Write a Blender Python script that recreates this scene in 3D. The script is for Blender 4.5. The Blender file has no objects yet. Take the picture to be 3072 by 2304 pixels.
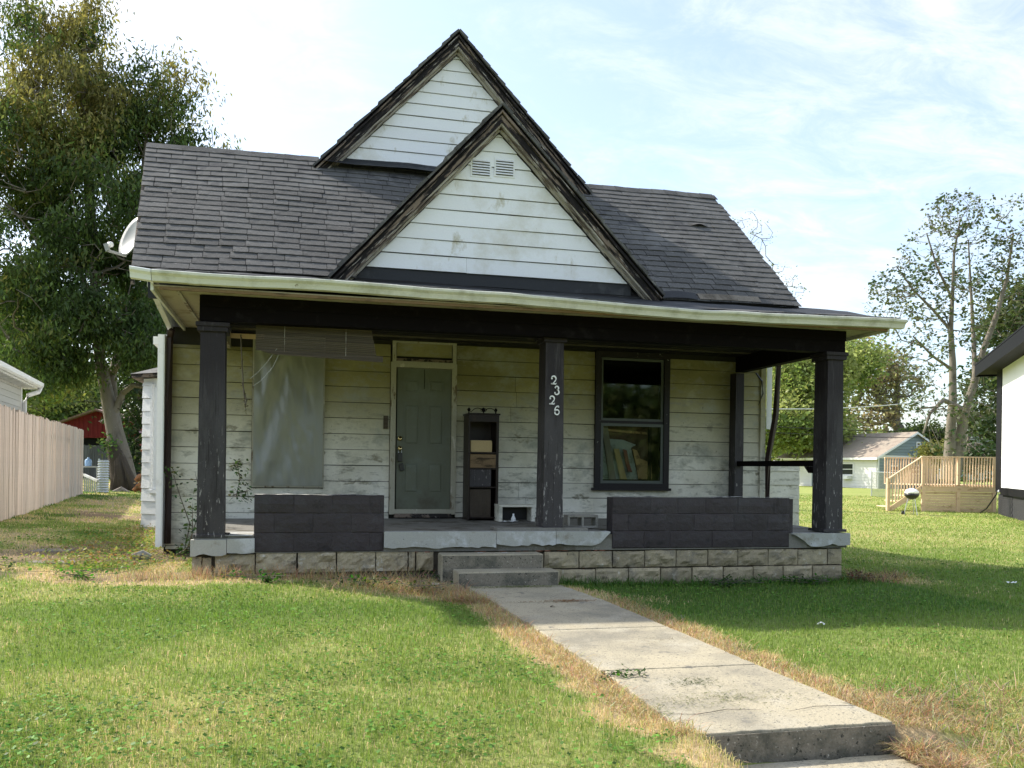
import bpy, math, random
import numpy as np
from mathutils import Vector, Matrix, Euler

SC = bpy.context.scene
COL = SC.collection
R = random.Random(7)
NP = np.random.default_rng(11)

# ------------------------------------------------------------------ camera, world, sun, exposure
F_PX, CX, CY, ROLL, TH = 2650.0, 1536.0, 1405.0, 0.0137, math.atan(656 / 2650.0)
S_, C_ = math.sin(TH), math.cos(TH)
CAM = Vector((1.0094, -9.6636, 1.3484))
camd = bpy.data.cameras.new('camera')
camd.sensor_width = 36.0
camd.lens = 36.0 * F_PX / 3072
camd.shift_y = (CY - 1152) / 3072
camd.clip_start = 0.1
camd.clip_end = 3000
cam = bpy.data.objects.new('camera', camd)
COL.objects.link(cam)
Rv, Uv = Vector((C_, -S_, 0)), Vector((0, 0, 1))
cx_ = Rv * math.cos(ROLL) + Uv * math.sin(ROLL)
cy_ = -Rv * math.sin(ROLL) + Uv * math.cos(ROLL)
cz_ = Vector((-S_, -C_, 0))
cam.matrix_world = Matrix.Translation(CAM) @ Matrix((cx_, cy_, cz_)).transposed().to_4x4()
SC.camera = cam

SUN = Vector((-.90, .72, 1.0)).normalized()
EL = math.asin(SUN.z)
w = bpy.data.worlds.new('World')
SC.world = w
w.use_nodes = True
nt = w.node_tree
nt.nodes.clear()
N = nt.nodes.new
L = nt.links.new
sky = N('ShaderNodeTexSky')
sky.sky_type = 'NISHITA'
sky.sun_disc = False
sky.sun_elevation = EL
sky.sun_rotation = math.atan2(SUN.x, SUN.y)
sky.air_density = 1.0
sky.dust_density = 1.6
sky.ozone_density = 1.5
bg = N('ShaderNodeBackground')
bg.inputs['Strength'].default_value = 0.13
L(sky.outputs[0], bg.inputs[0])
tc = N('ShaderNodeTexCoord')
sep = N('ShaderNodeSeparateXYZ')
L(tc.outputs['Generated'], sep.inputs[0])
def wm(op, a, b=None, c=None):
    n = N('ShaderNodeMath'); n.operation = op
    for i, v in enumerate((a, b, c)):
        if v is None: continue
        if isinstance(v, (int, float)): n.inputs[i].default_value = v
        else: L(v, n.inputs[i])
    return n.outputs[0]
zc = wm('ADD', wm('MAXIMUM', sep.outputs[2], 0.0), 0.22)
px = wm('DIVIDE', sep.outputs[0], zc)
py = wm('DIVIDE', sep.outputs[1], zc)
cmb = N('ShaderNodeCombineXYZ')
L(px, cmb.inputs[0]); L(py, cmb.inputs[1])
def cl_noise(scale, detail, rough, off, stretch=(1, 1, 1), rot=0, dist=0):
    mp = N('ShaderNodeMapping')
    mp.inputs['Location'].default_value = off
    mp.inputs['Scale'].default_value = stretch
    mp.inputs['Rotation'].default_value = (0, 0, rot)
    L(cmb.outputs[0], mp.inputs[0])
    n = N('ShaderNodeTexNoise')
    n.inputs['Scale'].default_value = scale
    n.inputs['Detail'].default_value = detail
    n.inputs['Roughness'].default_value = rough
    n.inputs['Distortion'].default_value = dist
    L(mp.outputs[0], n.inputs['Vector'])
    return n.outputs['Fac']
big = cl_noise(0.8, 4, .55, (3.3, .4, 0), dist=.3)
mid = cl_noise(4.5, 13, .70, (1.0, 4.0, 0), (1, 1.7, 1), .5, .5)
cov = wm('ADD', wm('MULTIPLY', big, .9), wm('MULTIPLY', mid, .75))
ramp = N('ShaderNodeMapRange')
ramp.interpolation_type = 'SMOOTHSTEP'
L(cov, ramp.inputs[0])
ramp.inputs[1].default_value = 0.70
ramp.inputs[2].default_value = 1.18
ramp.inputs[3].default_value = 0.20
ramp.inputs[4].default_value = 0.97
bgc = N('ShaderNodeBackground')
bgc.inputs[0].default_value = (0.93, 0.97, 1.0, 1)
bgc.inputs[1].default_value = 0.56
mix = N('ShaderNodeMixShader')
L(ramp.outputs[0], mix.inputs[0]); L(bg.outputs[0], mix.inputs[1]); L(bgc.outputs[0], mix.inputs[2])
out = N('ShaderNodeOutputWorld')
L(mix.outputs[0], out.inputs[0])

sd = bpy.data.lights.new('sun', 'SUN')
sd.energy = 2.9
sd.angle = math.radians(1.2)
sd.color = (1.0, .94, .84)
sun = bpy.data.objects.new('sun', sd)
COL.objects.link(sun)
sun.rotation_euler = SUN.to_track_quat('Z', 'Y').to_euler()
sun.location = (0, 0, 20)

vs = SC.view_settings
vs.view_transform = 'Standard'
vs.look = 'None'
vs.exposure = 1.27
vs.gamma = 1
vs.use_curve_mapping = False
SC.cycles.max_bounces = 6
SC.cycles.diffuse_bounces = 3
SC.cycles.transparent_max_bounces = 12
SC.cycles.use_denoising = True

# ------------------------------------------------------------------ geometry helpers
def ray(u, v):
    a = (u - CX) / F_PX; b = (v - CY) / F_PX
    a2 = a * math.cos(ROLL) + b * math.sin(ROLL); b2 = -a * math.sin(ROLL) + b * math.cos(ROLL)
    return Vector((a2 * C_ + S_, -a2 * S_ + C_, -b2))
def on_y(u, v, Y):
    r = ray(u, v); return CAM + r * ((Y - CAM.y) / r.y)
def at(u, v, d):
    return CAM + ray(u, v) * d

def pinv(parent):
    m = Matrix.Identity(4)
    p = parent
    chain = []
    while p is not None:
        chain.append(p); p = p.parent
    for p in reversed(chain):
        m = m @ p.matrix_parent_inverse @ p.matrix_basis
    return m.inverted()

def link(name, me, parent=None, kind=None, loc=None):
    o = bpy.data.objects.new(name, me)
    COL.objects.link(o)
    if loc is not None: o.location = loc
    if parent is not None:
        o.parent = parent
        o.matrix_parent_inverse = pinv(parent)
    if kind: o['kind'] = kind
    return o

def tag(o, label=None, cat=None, group=None, kind=None):
    if label: o['label'] = label
    if cat: o['category'] = cat
    if group: o['group'] = group
    if kind: o['kind'] = kind
    return o

def thing(name, label, cat, loc=(0, 0, 0), group=None):
    o = bpy.data.objects.new(name, None)
    COL.objects.link(o)
    o.location = loc
    o.empty_display_size = .2
    return tag(o, label, cat, group)

class MB:
    def __init__(s): s.v, s.f, s.m, s.mi = [], [], [], 0
    def add(s, vs, fs):
        b = len(s.v)
        s.v += [tuple(p) for p in vs]
        s.f += [tuple(b + i for i in f) for f in fs]
        s.m += [s.mi] * len(fs)
        return s
    def box(s, x0, y0, z0, x1, y1, z1):
        return s.add([(x0, y0, z0), (x1, y0, z0), (x1, y1, z0), (x0, y1, z0), (x0, y0, z1), (x1, y0, z1), (x1, y1, z1), (x0, y1, z1)],
                     [(0, 3, 2, 1), (4, 5, 6, 7), (0, 1, 5, 4), (1, 2, 6, 5), (2, 3, 7, 6), (3, 0, 4, 7)])
    def hexa(s, p):   # 8 points, bottom ring then top ring
        return s.add(p, [(0, 3, 2, 1), (4, 5, 6, 7), (0, 1, 5, 4), (1, 2, 6, 5), (2, 3, 7, 6), (3, 0, 4, 7)])
    def beam(s, a, b, w_, h_, up=(0, 0, 1)):
        a, b = Vector(a), Vector(b)
        d = (b - a).normalized(); up = Vector(up)
        r = d.cross(up)
        r = r.normalized() if r.length > 1e-5 else Vector((1, 0, 0))
        u = r.cross(d).normalized()
        r = r * w_ / 2; u = u * h_ / 2
        return s.hexa([a - r - u, a + r - u, b + r - u, b - r - u, a - r + u, a + r + u, b + r + u, b - r + u])
    def prism(s, poly, off):   # poly: list of 3d points, extruded by off
        n = len(poly); off = Vector(off)
        vs = [Vector(p) for p in poly] + [Vector(p) + off for p in poly]
        fs = [tuple(range(n))[::-1], tuple(range(n, 2 * n))] + [(i, (i + 1) % n, n + (i + 1) % n, n + i) for i in range(n)]
        return s.add(vs, fs)
    def tube(s, pts, r, n=6, cap=True):
        pts = [Vector(p) for p in pts]
        rs = r if isinstance(r, (list, tuple)) else [r] * len(pts)
        rings = []
        ref = Vector((0, 0, 1))
        for i, p in enumerate(pts):
            d = (pts[min(i + 1, len(pts) - 1)] - pts[max(i - 1, 0)]).normalized()
            x = d.cross(ref)
            if x.length < .05: x = d.cross(Vector((1, 0, 0)))
            x.normalize(); y = d.cross(x).normalized()
            rings += [p + (x * math.cos(a) + y * math.sin(a)) * rs[i] for a in [2 * math.pi * k / n for k in range(n)]]
        m = len(pts)
        fs = [(i * n + k, i * n + (k + 1) % n, (i + 1) * n + (k + 1) % n, (i + 1) * n + k) for i in range(m - 1) for k in range(n)]
        if cap: fs += [tuple(range(n))[::-1], tuple(range((m - 1) * n, m * n))]
        return s.add(rings, fs)
    def lathe(s, c, prof, n=16, axis=(0, 0, 1)):
        c = Vector(c); ax = Vector(axis).normalized()
        x = ax.cross(Vector((0, 0, 1)))
        if x.length < .05: x = Vector((1, 0, 0))
        x.normalize(); y = ax.cross(x).normalized()
        vs = [c + ax * h + (x * math.cos(2 * math.pi * k / n) + y * math.sin(2 * math.pi * k / n)) * r for r, h in prof for k in range(n)]
        m = len(prof)
        fs = [(i * n + k, i * n + (k + 1) % n, (i + 1) * n + (k + 1) % n, (i + 1) * n + k) for i in range(m - 1) for k in range(n)]
        fs += [tuple(range(n))[::-1], tuple(range((m - 1) * n, m * n))]
        return s.add(vs, fs)
    def grid(s, fn, nu, nv):
        vs = [fn(i / nu, j / nv) for j in range(nv + 1) for i in range(nu + 1)]
        fs = [(j * (nu + 1) + i, j * (nu + 1) + i + 1, (j + 1) * (nu + 1) + i + 1, (j + 1) * (nu + 1) + i) for j in range(nv) for i in range(nu)]
        return s.add(vs, fs)
    def mesh(s, name, mats, smooth=False):
        me = bpy.data.meshes.new(name)
        me.from_pydata(s.v, [], s.f)
        for m in (mats if isinstance(mats, (list, tuple)) else [mats]): me.materials.append(m)
        if isinstance(mats, (list, tuple)) and len(mats) > 1: me.polygons.foreach_set('material_index', s.m)
        if smooth: me.polygons.foreach_set('use_smooth', [True] * len(s.f))
        me.update()
        return me
    def build(s, name, mats, parent=None, kind=None, smooth=False, bevel=0, loc=None):
        me = s.mesh(name, mats, smooth)
        o = link(name, me, parent, kind, loc)
        if bevel:
            b = o.modifiers.new('bevel', 'BEVEL'); b.width = bevel; b.segments = 2; b.limit_method = 'ANGLE'
        return o

def np_mesh(name, V, F, mat, col=None):
    V = np.ascontiguousarray(V, dtype=np.float32); F = np.ascontiguousarray(F, dtype=np.int32)
    me = bpy.data.meshes.new(name)
    k = F.shape[1]
    me.vertices.add(len(V)); me.vertices.foreach_set('co', V.ravel())
    me.loops.add(F.size); me.loops.foreach_set('vertex_index', F.ravel())
    me.polygons.add(len(F))
    me.polygons.foreach_set('loop_start', np.arange(len(F), dtype=np.int32) * k)
    me.update(calc_edges=True)
    if col is not None:
        a = me.color_attributes.new('Col', 'FLOAT_COLOR', 'POINT')
        c = np.ones((len(V), 4), dtype=np.float32); c[:, :3] = col
        a.data.foreach_set('color', c.ravel())
    me.materials.append(mat)
    return me

def sstep(a, b, x):
    t = np.clip((x - a) / (b - a), 0, 1)
    return t * t * (3 - 2 * t)

_perm = np.random.default_rng(3).random((256, 256)).astype(np.float32)
def vnoise(x, y, s=1.0, seed=0):
    x = np.asarray(x, dtype=np.float64) * s + seed * 17.3; y = np.asarray(y, dtype=np.float64) * s + seed * 9.7
    xi = np.floor(x).astype(int); yi = np.floor(y).astype(int)
    fx = x - xi; fy = y - yi
    fx = fx * fx * (3 - 2 * fx); fy = fy * fy * (3 - 2 * fy)
    g = lambda a, b: _perm[a & 255, b & 255]
    return (g(xi, yi) * (1 - fx) + g(xi + 1, yi) * fx) * (1 - fy) + (g(xi, yi + 1) * (1 - fx) + g(xi + 1, yi + 1) * fx) * fy
def fbm(x, y, s=1.0, o=4, seed=0):
    t = 0; a = .5; n = 0
    for k in range(o):
        t = t + a * vnoise(x, y, s * 2 ** k, seed + k); n += a; a *= .55
    return t / n
def wob(x, z, s=3.0, a=.004, seed=0):
    return float((vnoise(x, z, s, seed) - .5) * 2 * a)

# ------------------------------------------------------------------ materials
def nmat(name, base, layers=(), rough=.8, bump=0.0, bscale=40, rnd=0.0, fine=.12, fscale=60, spec=.3, metal=0, bstretch=(1, 1, 1), colattr=False, rot=None):
    m = bpy.data.materials.new(name); m.use_nodes = True
    t = m.node_tree; t.nodes.clear(); n = t.nodes.new; l = t.links.new
    tcn = n('ShaderNodeTexCoord')
    def noise(scale, stretch=(1, 1, 1), det=5, ro=.6, off=0):
        mp = n('ShaderNodeMapping'); mp.inputs['Scale'].default_value = stretch; mp.inputs['Location'].default_value = (off, off * .7, off * .3)
        if rot is not None:
            m0 = n('ShaderNodeMapping'); m0.inputs['Rotation'].default_value = (0, rot, 0); l(tcn.outputs['Object'], m0.inputs[0]); l(m0.outputs[0], mp.inputs[0])
        else: l(tcn.outputs['Object'], mp.inputs[0])
        x = n('ShaderNodeTexNoise'); x.inputs['Scale'].default_value = scale; x.inputs['Detail'].default_value = det; x.inputs['Roughness'].default_value = ro
        l(mp.outputs[0], x.inputs['Vector']); return x.outputs['Fac']
    def mr(v, a, b, c, d):
        x = n('ShaderNodeMapRange'); l(v, x.inputs[0])
        for i, q in enumerate((a, b, c, d)): x.inputs[i + 1].default_value = q
        return x.outputs[0]
    def mixc(f, a, b, mode='MIX'):
        x = n('ShaderNodeMix'); x.data_type = 'RGBA'; x.blend_type = mode
        if isinstance(f, float): x.inputs[0].default_value = f
        else: l(f, x.inputs[0])
        for i, q in ((6, a), (7, b)):
            if isinstance(q, (tuple, list)): x.inputs[i].default_value = (*q, 1)
            else: l(q, x.inputs[i])
        return x.outputs[2]
    if colattr:
        a = n('ShaderNodeAttribute'); a.attribute_name = 'Col'; col = a.outputs['Color']
    else:
        col = base
    for k, ly in enumerate(layers):
        c, sc, lo, hi = ly[:4]
        st = ly[4] if len(ly) > 4 else (1, 1, 1)
        f = mr(noise(sc, st, 6, .65, 3.1 * k + 1.7), lo, hi, 0, 1)
        if len(ly) > 5:   # limited to a height band
            z0, z1 = ly[5]
            sp = n('ShaderNodeSeparateXYZ'); l(tcn.outputs['Object'], sp.inputs[0])
            g = mr(sp.outputs[2], z0, z1, 0, 1)
            mm = n('ShaderNodeMath'); mm.operation = 'MULTIPLY'; l(f, mm.inputs[0]); l(g, mm.inputs[1]); f = mm.outputs[0]
        col = mixc(f, col, c)
    if rnd:
        oi = n('ShaderNodeObjectInfo')
        v = mr(oi.outputs['Random'], 0, 1, 1 - rnd, 1 + rnd)
        hs = n('ShaderNodeHueSaturation'); l(v, hs.inputs['Value'])
        if isinstance(col, tuple): hs.inputs['Color'].default_value = (*col, 1)
        else: l(col, hs.inputs['Color'])
        col = hs.outputs[0]
    if fine:
        hs = n('ShaderNodeHueSaturation'); l(mr(noise(fscale, (1, 1, 1), 4, .7, 9), .25, .75, 1 - fine, 1 + fine), hs.inputs['Value'])
        if isinstance(col, tuple): hs.inputs['Color'].default_value = (*col, 1)
        else: l(col, hs.inputs['Color'])
        col = hs.outputs[0]
    p = n('ShaderNodeBsdfPrincipled')
    if isinstance(col, tuple): p.inputs['Base Color'].default_value = (*col, 1)
    else: l(col, p.inputs['Base Color'])
    p.inputs['Roughness'].default_value = rough
    p.inputs['Specular IOR Level'].default_value = spec
    p.inputs['Metallic'].default_value = metal
    if bump:
        b = n('ShaderNodeBump'); b.inputs['Strength'].default_value = 1.0; b.inputs['Distance'].default_value = bump
        l(noise(bscale, bstretch, 6, .65, 5), b.inputs['Height']); l(b.outputs[0], p.inputs['Normal'])
    o = n('ShaderNodeOutputMaterial'); l(p.outputs[0], o.inputs[0])
    return m

def leafmat(name, trans=.4):
    m = bpy.data.materials.new(name); m.use_nodes = True
    t = m.node_tree; t.nodes.clear(); n = t.nodes.new; l = t.links.new
    a = n('ShaderNodeAttribute'); a.attribute_name = 'Col'
    d = n('ShaderNodeBsdfDiffuse'); tr = n('ShaderNodeBsdfTranslucent')
    l(a.outputs['Color'], d.inputs[0])
    hs = n('ShaderNodeHueSaturation'); hs.inputs['Value'].default_value = 1.25; hs.inputs['Saturation'].default_value = 1.1
    l(a.outputs['Color'], hs.inputs['Color']); l(hs.outputs[0], tr.inputs[0])
    mx = n('ShaderNodeMixShader'); mx.inputs[0].default_value = trans
    l(d.outputs[0], mx.inputs[1]); l(tr.outputs[0], mx.inputs[2])
    g = n('ShaderNodeBsdfGlossy'); g.inputs['Roughness'].default_value = .45; g.inputs[0].default_value = (.8, .8, .8, 1)
    m2 = n('ShaderNodeMixShader'); m2.inputs[0].default_value = .02
    l(mx.outputs[0], m2.inputs[1]); l(g.outputs[0], m2.inputs[2])
    o = n('ShaderNodeOutputMaterial'); l(m2.outputs[0], o.inputs[0])
    return m

def glassmat(name, tint=(.75, .8, .76), refl=.03):
    m = bpy.data.materials.new(name); m.use_nodes = True
    t = m.node_tree; t.nodes.clear(); n = t.nodes.new; l = t.links.new
    tr = n('ShaderNodeBsdfTransparent'); tr.inputs[0].default_value = (*tint, 1)
    g = n('ShaderNodeBsdfGlossy'); g.inputs['Roughness'].default_value = .03; g.inputs[0].default_value = (.9, .95, .9, 1)
    mx = n('ShaderNodeMixShader'); mx.inputs[0].default_value = refl
    l(tr.outputs[0], mx.inputs[1]); l(g.outputs[0], mx.inputs[2])
    o = n('ShaderNodeOutputMaterial'); l(mx.outputs[0], o.inputs[0])
    return m

M = {}
mildew_shade = (.19, .172, .072)
M['siding'] = nmat('white painted siding, mildewed', (.80, .775, .67),  # mildew thickens upward; part of the porch roof's shade is painted in with it
    [((.56, .53, .40), 1.4, .40, .75), ((.33, .30, .145), .9, .12, .42, (1, 1, 1.3), (1.3, 2.5)), (mildew_shade, 1.1, .36, .60, (1, 1, 1.6), (1.9, 3.1)), ((.36, .36, .29), 1.9, .53, .68, (1, 1, 1.3)), ((.30, .29, .22), 5, .54, .70, (1, 1, 3)), ((.30, .28, .20), 2.2, .60, .66, (1.4, 1, 2.4)),
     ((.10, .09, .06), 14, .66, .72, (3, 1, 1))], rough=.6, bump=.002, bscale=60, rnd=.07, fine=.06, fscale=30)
M['siding_gable'] = nmat('white gable siding', (.80, .82, .84),
    [((.58, .56, .47), 1.3, .50, .72), ((.45, .42, .30), 3, .60, .72, (1.3, 1, .7)), ((.2, .19, .15), 20, .70, .74)], rough=.5, bump=.0015, bscale=30, rnd=.03, fine=.03)
M['siding_side'] = nmat('white side siding', (.80, .81, .80), [((.5, .49, .42), 4, .6, .75)], rough=.6, bump=.002, rnd=.04, fine=.05)
M['trim'] = nmat('peeling cream trim', (.42, .40, .31), [((.17, .13, .08), 7, .56, .62, (1, 1, .3)), ((.6, .58, .5), 9, .62, .68, (1, 1, .4))], bump=.003, fine=.1)
M['door'] = nmat('grey green door paint', (.14, .152, .108), [((.08, .065, .04), 3, .5, .7, (1, 1, 1), (1.15, .75)), ((.19, .22, .19), 2, .5, .8)], rough=.5, fine=.04)
M['black'] = nmat('black brown paint', (.0065, .005, .005), [((.014, .012, .012), 6, .55, .7), ((.3, .3, .28), 34, .77, .775)], rough=.8, spec=.06, fine=.2)
M['blackpeel'] = nmat('peeling dark window paint', (.014, .011, .012), [((.4, .4, .36), 28, .67, .70)], rough=.5, fine=.2)
M['post'] = nmat('weathered plum brown post paint', (.021, .016, .018), [((.065, .058, .06), 8, .55, .72, (2.2, 2.2, .22)), ((.055, .050, .052), 2.0, .30, .5, (2, 2, .5), (2.4, 1.9)), ((.42, .40, .38), 22, .60, .64, (1.6, 1.6, .35), (1.9, .7)), ((.018, .015, .015), 12, .6, .66, (3, 3, .12))],
    rough=.6, bump=.006, bscale=26, bstretch=(3, 3, .15), fine=.15)
M['knee'] = nmat('charcoal painted block', (.045, .036, .039), [((.055, .050, .054), 3, .5, .7), ((.018, .016, .018), 5, .58, .7), ((.4, .4, .38), 24, .76, .765)], rough=.5, bump=.014, bscale=11, rnd=.12, fine=.15)
M['kneetop'] = nmat('worn block top', (.45, .44, .40), [((.05, .045, .05), 7, .5, .56)], bump=.004)
M['concrete'] = nmat('aged slab concrete', (.40, .40, .37), [((.52, .53, .53), 3, .5, .6), ((.28, .26, .21), 5, .55, .7), ((.12, .11, .09), 30, .66, .72)], rough=.85, bump=.004, bscale=70, fine=.15, fscale=150)
M['stone'] = nmat('rock faced block', (.36, .305, .205), [((.25, .22, .165), 5, .5, .65), ((.48, .45, .37), 9, .60, .68), ((.10, .085, .06), 6, .60, .70), ((.13, .11, .08), 4, .38, .6, (1, 1, 1), (.16, -.02)), ((.08, .07, .05), 26, .68, .72)], rough=.9, bump=.012, bscale=24, rnd=.16, fine=.18)
M['mortar'] = nmat('dark mortar', (.10, .085, .065), [((.22, .09, .04), 5, .6, .66)], rough=1, bump=.01)
M['walk'] = nmat('walkway concrete', (.41, .36, .255), [((.25, .228, .175), 1.2, .45, .65), ((.43, .39, .30), 2.2, .52, .7), ((.20, .185, .15), 5, .62, .70), ((.17, .16, .13), 48, .58, .63), ((.50, .47, .40), 60, .66, .70), ((.09, .08, .065), 24, .73, .76)], rough=.95, bump=.006, bscale=60, rnd=.07, fine=.22, fscale=110)
M['riser'] = nmat('pebbled riser concrete with painted shade', (.23, .205, .16), [((.12, .115, .09), 4, .45, .6), ((.50, .47, .40), 42, .63, .66), ((.05, .05, .04), 34, .60, .64)], rough=.95, bump=.01, bscale=45, fine=.25, fscale=70)  # pebbly face; the shade of the front faces is put into this darker concrete
M['shingle'] = nmat('grey asphalt shingle', (.098, .097, .093), [((.175, .173, .165), 1.3, .5, .72), ((.06, .058, .055), 2.6, .50, .64), ((.24, .235, .22), 3.4, .64, .70, (.5, 1, 1)), ((.05, .048, .046), 5, .62, .70), ((.15, .15, .147), 9, .60, .68), ((.045, .044, .044), 14, .64, .70), ((.22, .22, .21), 40, .70, .74)], rough=.9, bump=.004, bscale=70, rnd=.2, fine=.22, fscale=90)
M['roofdark'] = nmat('shingle edge shadow felt', (.02, .019, .019), rough=1)
M['felt'] = nmat('black roofing felt', (.028, .03, .033), [((.06, .062, .065), 3, .55, .7)], rough=.7, bump=.004, bscale=8)
M['rake'] = nmat('weathered rake board', (.20, .155, .12), [((.03, .027, .025), 5, .50, .54, (1, 1, 1.2)), ((.35, .31, .27), 16, .66, .70)], rough=.85, bump=.006, bscale=25, fine=.2)
for nm_, rt_ in (('rakeL', math.radians(47)), ('rakeR', math.radians(-47))):
    M[nm_] = nmat('peeling sloped rake board', (.20, .155, .12), [((.012, .010, .010), 5, .41, .48, (.45, 1, 3.6)), ((.36, .33, .29), 9, .60, .64, (.4, 1, 4)), ((.05, .04, .035), 16, .58, .62, (.3, 1, 4))], rough=.85, bump=.008, bscale=22, bstretch=(.4, 1, 4), fine=.2, rot=rt_)
    M[nm_ + 'p'] = nmat('peeling sloped moulding', (.40, .37, .32), [((.15, .12, .10), 6, .50, .56, (.4, 1, 4)), ((.03, .025, .02), 9, .62, .66, (.4, 1, 4))], rough=.85, bump=.006, bscale=22, bstretch=(.4, 1, 4), fine=.15, rot=rt_)
M['rakepale'] = nmat('weathered moulding', (.44, .42, .37), [((.2, .16, .13), 8, .5, .56), ((.05, .045, .04), 12, .63, .68)], rough=.85, bump=.004, fine=.15)
M['gutter'] = nmat('cream aluminium gutter', (.66, .66, .58), [((.42, .42, .33), 3, .5, .7), ((.2, .17, .1), 10, .68, .74, (1, 1, .5)), ((.5, .5, .36), 2, .6, .7)], rough=.4, bump=.003, bscale=6, fine=.05)
M['soffitwood'] = nmat('bare brown fascia wood', (.21, .14, .075), [((.05, .035, .02), 6, .56, .66, (.4, 1, 2)), ((.36, .3, .2), 4, .6, .7, (.5, 1, 1))], bump=.004, fine=.15)
M['plywood'] = nmat('pale stained plywood soffit', (.40, .36, .28), [((.2, .16, .1), 3, .5, .7), ((.08, .06, .04), 9, .66, .72)], bump=.004)
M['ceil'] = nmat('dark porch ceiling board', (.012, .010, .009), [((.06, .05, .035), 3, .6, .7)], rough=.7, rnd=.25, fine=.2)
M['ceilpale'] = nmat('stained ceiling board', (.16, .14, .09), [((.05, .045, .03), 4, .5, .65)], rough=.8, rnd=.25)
M['porchfloor'] = nmat('dusty porch floor', (.21, .20, .175), [((.10, .085, .06), 3, .5, .65), ((.33, .32, .29), 6, .62, .7)], bump=.004, fine=.2)
M['white'] = nmat('white paint', (.78, .79, .78), [((.55, .54, .5), 3, .6, .75)], rough=.5, fine=.03)
M['numeral'] = nmat('white numeral', (.82, .82, .80), rough=.4, fine=0)
M['brown'] = nmat('brown downspout', (.035, .02, .017), [((.07, .05, .045), 8, .6, .7)], rough=.45)
M['brass'] = nmat('brass', (.75, .6, .28), rough=.25, metal=1, fine=0)
M['steel'] = nmat('galvanised steel', (.5, .52, .53), rough=.4, metal=.6)
M['sash'] = nmat('grey green sash', (.10, .115, .10), rough=.5)
M['blackplastic'] = nmat('black plastic', (.012, .012, .013), rough=.35, spec=.5, fine=0)
M['block'] = nmat('raw concrete block', (.36, .35, .31), [((.2, .19, .16), 9, .55, .7)], rough=.95, bump=.004, bscale=100, fine=.15)
M['darkwood'] = nmat('dark cabinet wood', (.02, .013, .01), [((.05, .03, .02), 5, .55, .7, (3, 3, .4))], rough=.4)
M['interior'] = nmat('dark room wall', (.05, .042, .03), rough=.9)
M['glass'] = glassmat('window glass')
M['glassdark'] = nmat('dark reflecting pane', (.03, .035, .035), rough=.08, spec=.8, fine=0)
M['leaf'] = leafmat('leaf')
M['blade'] = leafmat('grass blade', .35)
M['bark'] = nmat('grey brown bark', (.20, .175, .14), [((.10, .085, .065), 4, .5, .65, (1, 1, .3)), ((.30, .28, .24), 8, .62, .7, (1, 1, .4))], rough=.95, bump=.03, bscale=9, bstretch=(2, 2, .35))
M['barkdark'] = nmat('dark wet bark', (.075, .06, .045), [((.15, .13, .11), 5, .58, .7, (1, 1, .3))], rough=1, bump=.04, bscale=8, bstretch=(2, 2, .3))
M['twig'] = nmat('twig bark', (.15, .13, .11), rough=.95)
M['picket'] = nmat('weathered pink cedar picket', (.66, .54, .45), [((.48, .37, .30), 3, .5, .68, (4, 4, .3)), ((.66, .57, .50), 4, .55, .7, (4, 4, .25)), ((.2, .13, .09), 18, .72, .76, (1, 1, .12))], rough=.9, bump=.004, bscale=30, bstretch=(3, 3, .1), rnd=.13)
M['deckwood'] = nmat('new pine deck wood', (.68, .50, .33), [((.46, .29, .17), 4, .55, .7, (1, 1, 2)), ((.25, .14, .08), 12, .72, .76)], rough=.8, rnd=.1)
M['greyplank'] = nmat('old grey plank', (.10, .10, .095), [((.17, .17, .16), 5, .5, .7, (4, 4, .2))], rough=.95, rnd=.2)
M['red'] = nmat('barn red', (.19, .018, .022), [((.11, .012, .014), 3, .5, .7, (2, 2, .4))], rough=.8, rnd=.1)
M['nbwhite'] = nmat('bright white panel', (.82, .83, .82), rough=.6, fine=.02)
M['nbblack'] = nmat('black trim', (.008, .008, .009), rough=.7, spec=.1)
M['nbbrick'] = nmat('black painted brick', (.035, .035, .037), [((.3, .3, .3), 14, .72, .75)], rough=.9, bump=.01, bscale=20)
M['vinyl'] = nmat('grey beige vinyl siding', (.42, .42, .39), rough=.6, rnd=.04)
M['farwhite'] = nmat('far white siding', (.80, .79, .77), rough=.7)
M['fargrey'] = nmat('far grey siding', (.24, .29, .31), rough=.7, rnd=.06)
M['farroof'] = nmat('tan brown roof', (.34, .285, .225), [((.26, .2, .165), 2, .5, .7)], rough=.95)
M['brownroof'] = nmat('red brown roof', (.21, .135, .12), [((.15, .10, .09), 2, .5, .7)], rough=.95)
M['greenroof'] = nmat('dark green grey roof', (.09, .11, .09), rough=.95)
M['brick'] = nmat('red brick', (.30, .12, .08), [((.2, .07, .05), 9, .5, .6)], rough=.9)
M['plankorange'] = nmat('orange ragged board', (.62, .36, .17), [((.3, .16, .08), 9, .5, .6)])
M['palewood'] = nmat('pale board', (.50, .50, .47), [((.3, .28, .25), 6, .5, .6)])
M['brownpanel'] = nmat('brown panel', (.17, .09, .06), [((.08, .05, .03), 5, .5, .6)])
M['plankred'] = nmat('red board', (.30, .10, .07))
M['plankgold'] = nmat('golden board', (.62, .42, .20))
M['plankgrey'] = nmat('grey brown board', (.32, .25, .2))
M['straw'] = nmat('straw', (.5, .38, .2), rough=.9)
M['water'] = nmat('blue water jug plastic', (.30, .45, .66), rough=.2, spec=.5, fine=0)
M['orange'] = nmat('fresh split orange wood', (.36, .16, .07), [((.18, .08, .04), 6, .5, .6)], rough=.9, bump=.02)
M['rock'] = nmat('grey rubble', (.25, .22, .19), [((.12, .1, .08), 5, .5, .6)], rough=.95, bump=.02)
M['wire'] = nmat('wire', (.03, .03, .03), rough=.6, fine=0)
M['wirepale'] = nmat('pale cable', (.6, .62, .62), rough=.5, fine=0)
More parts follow.
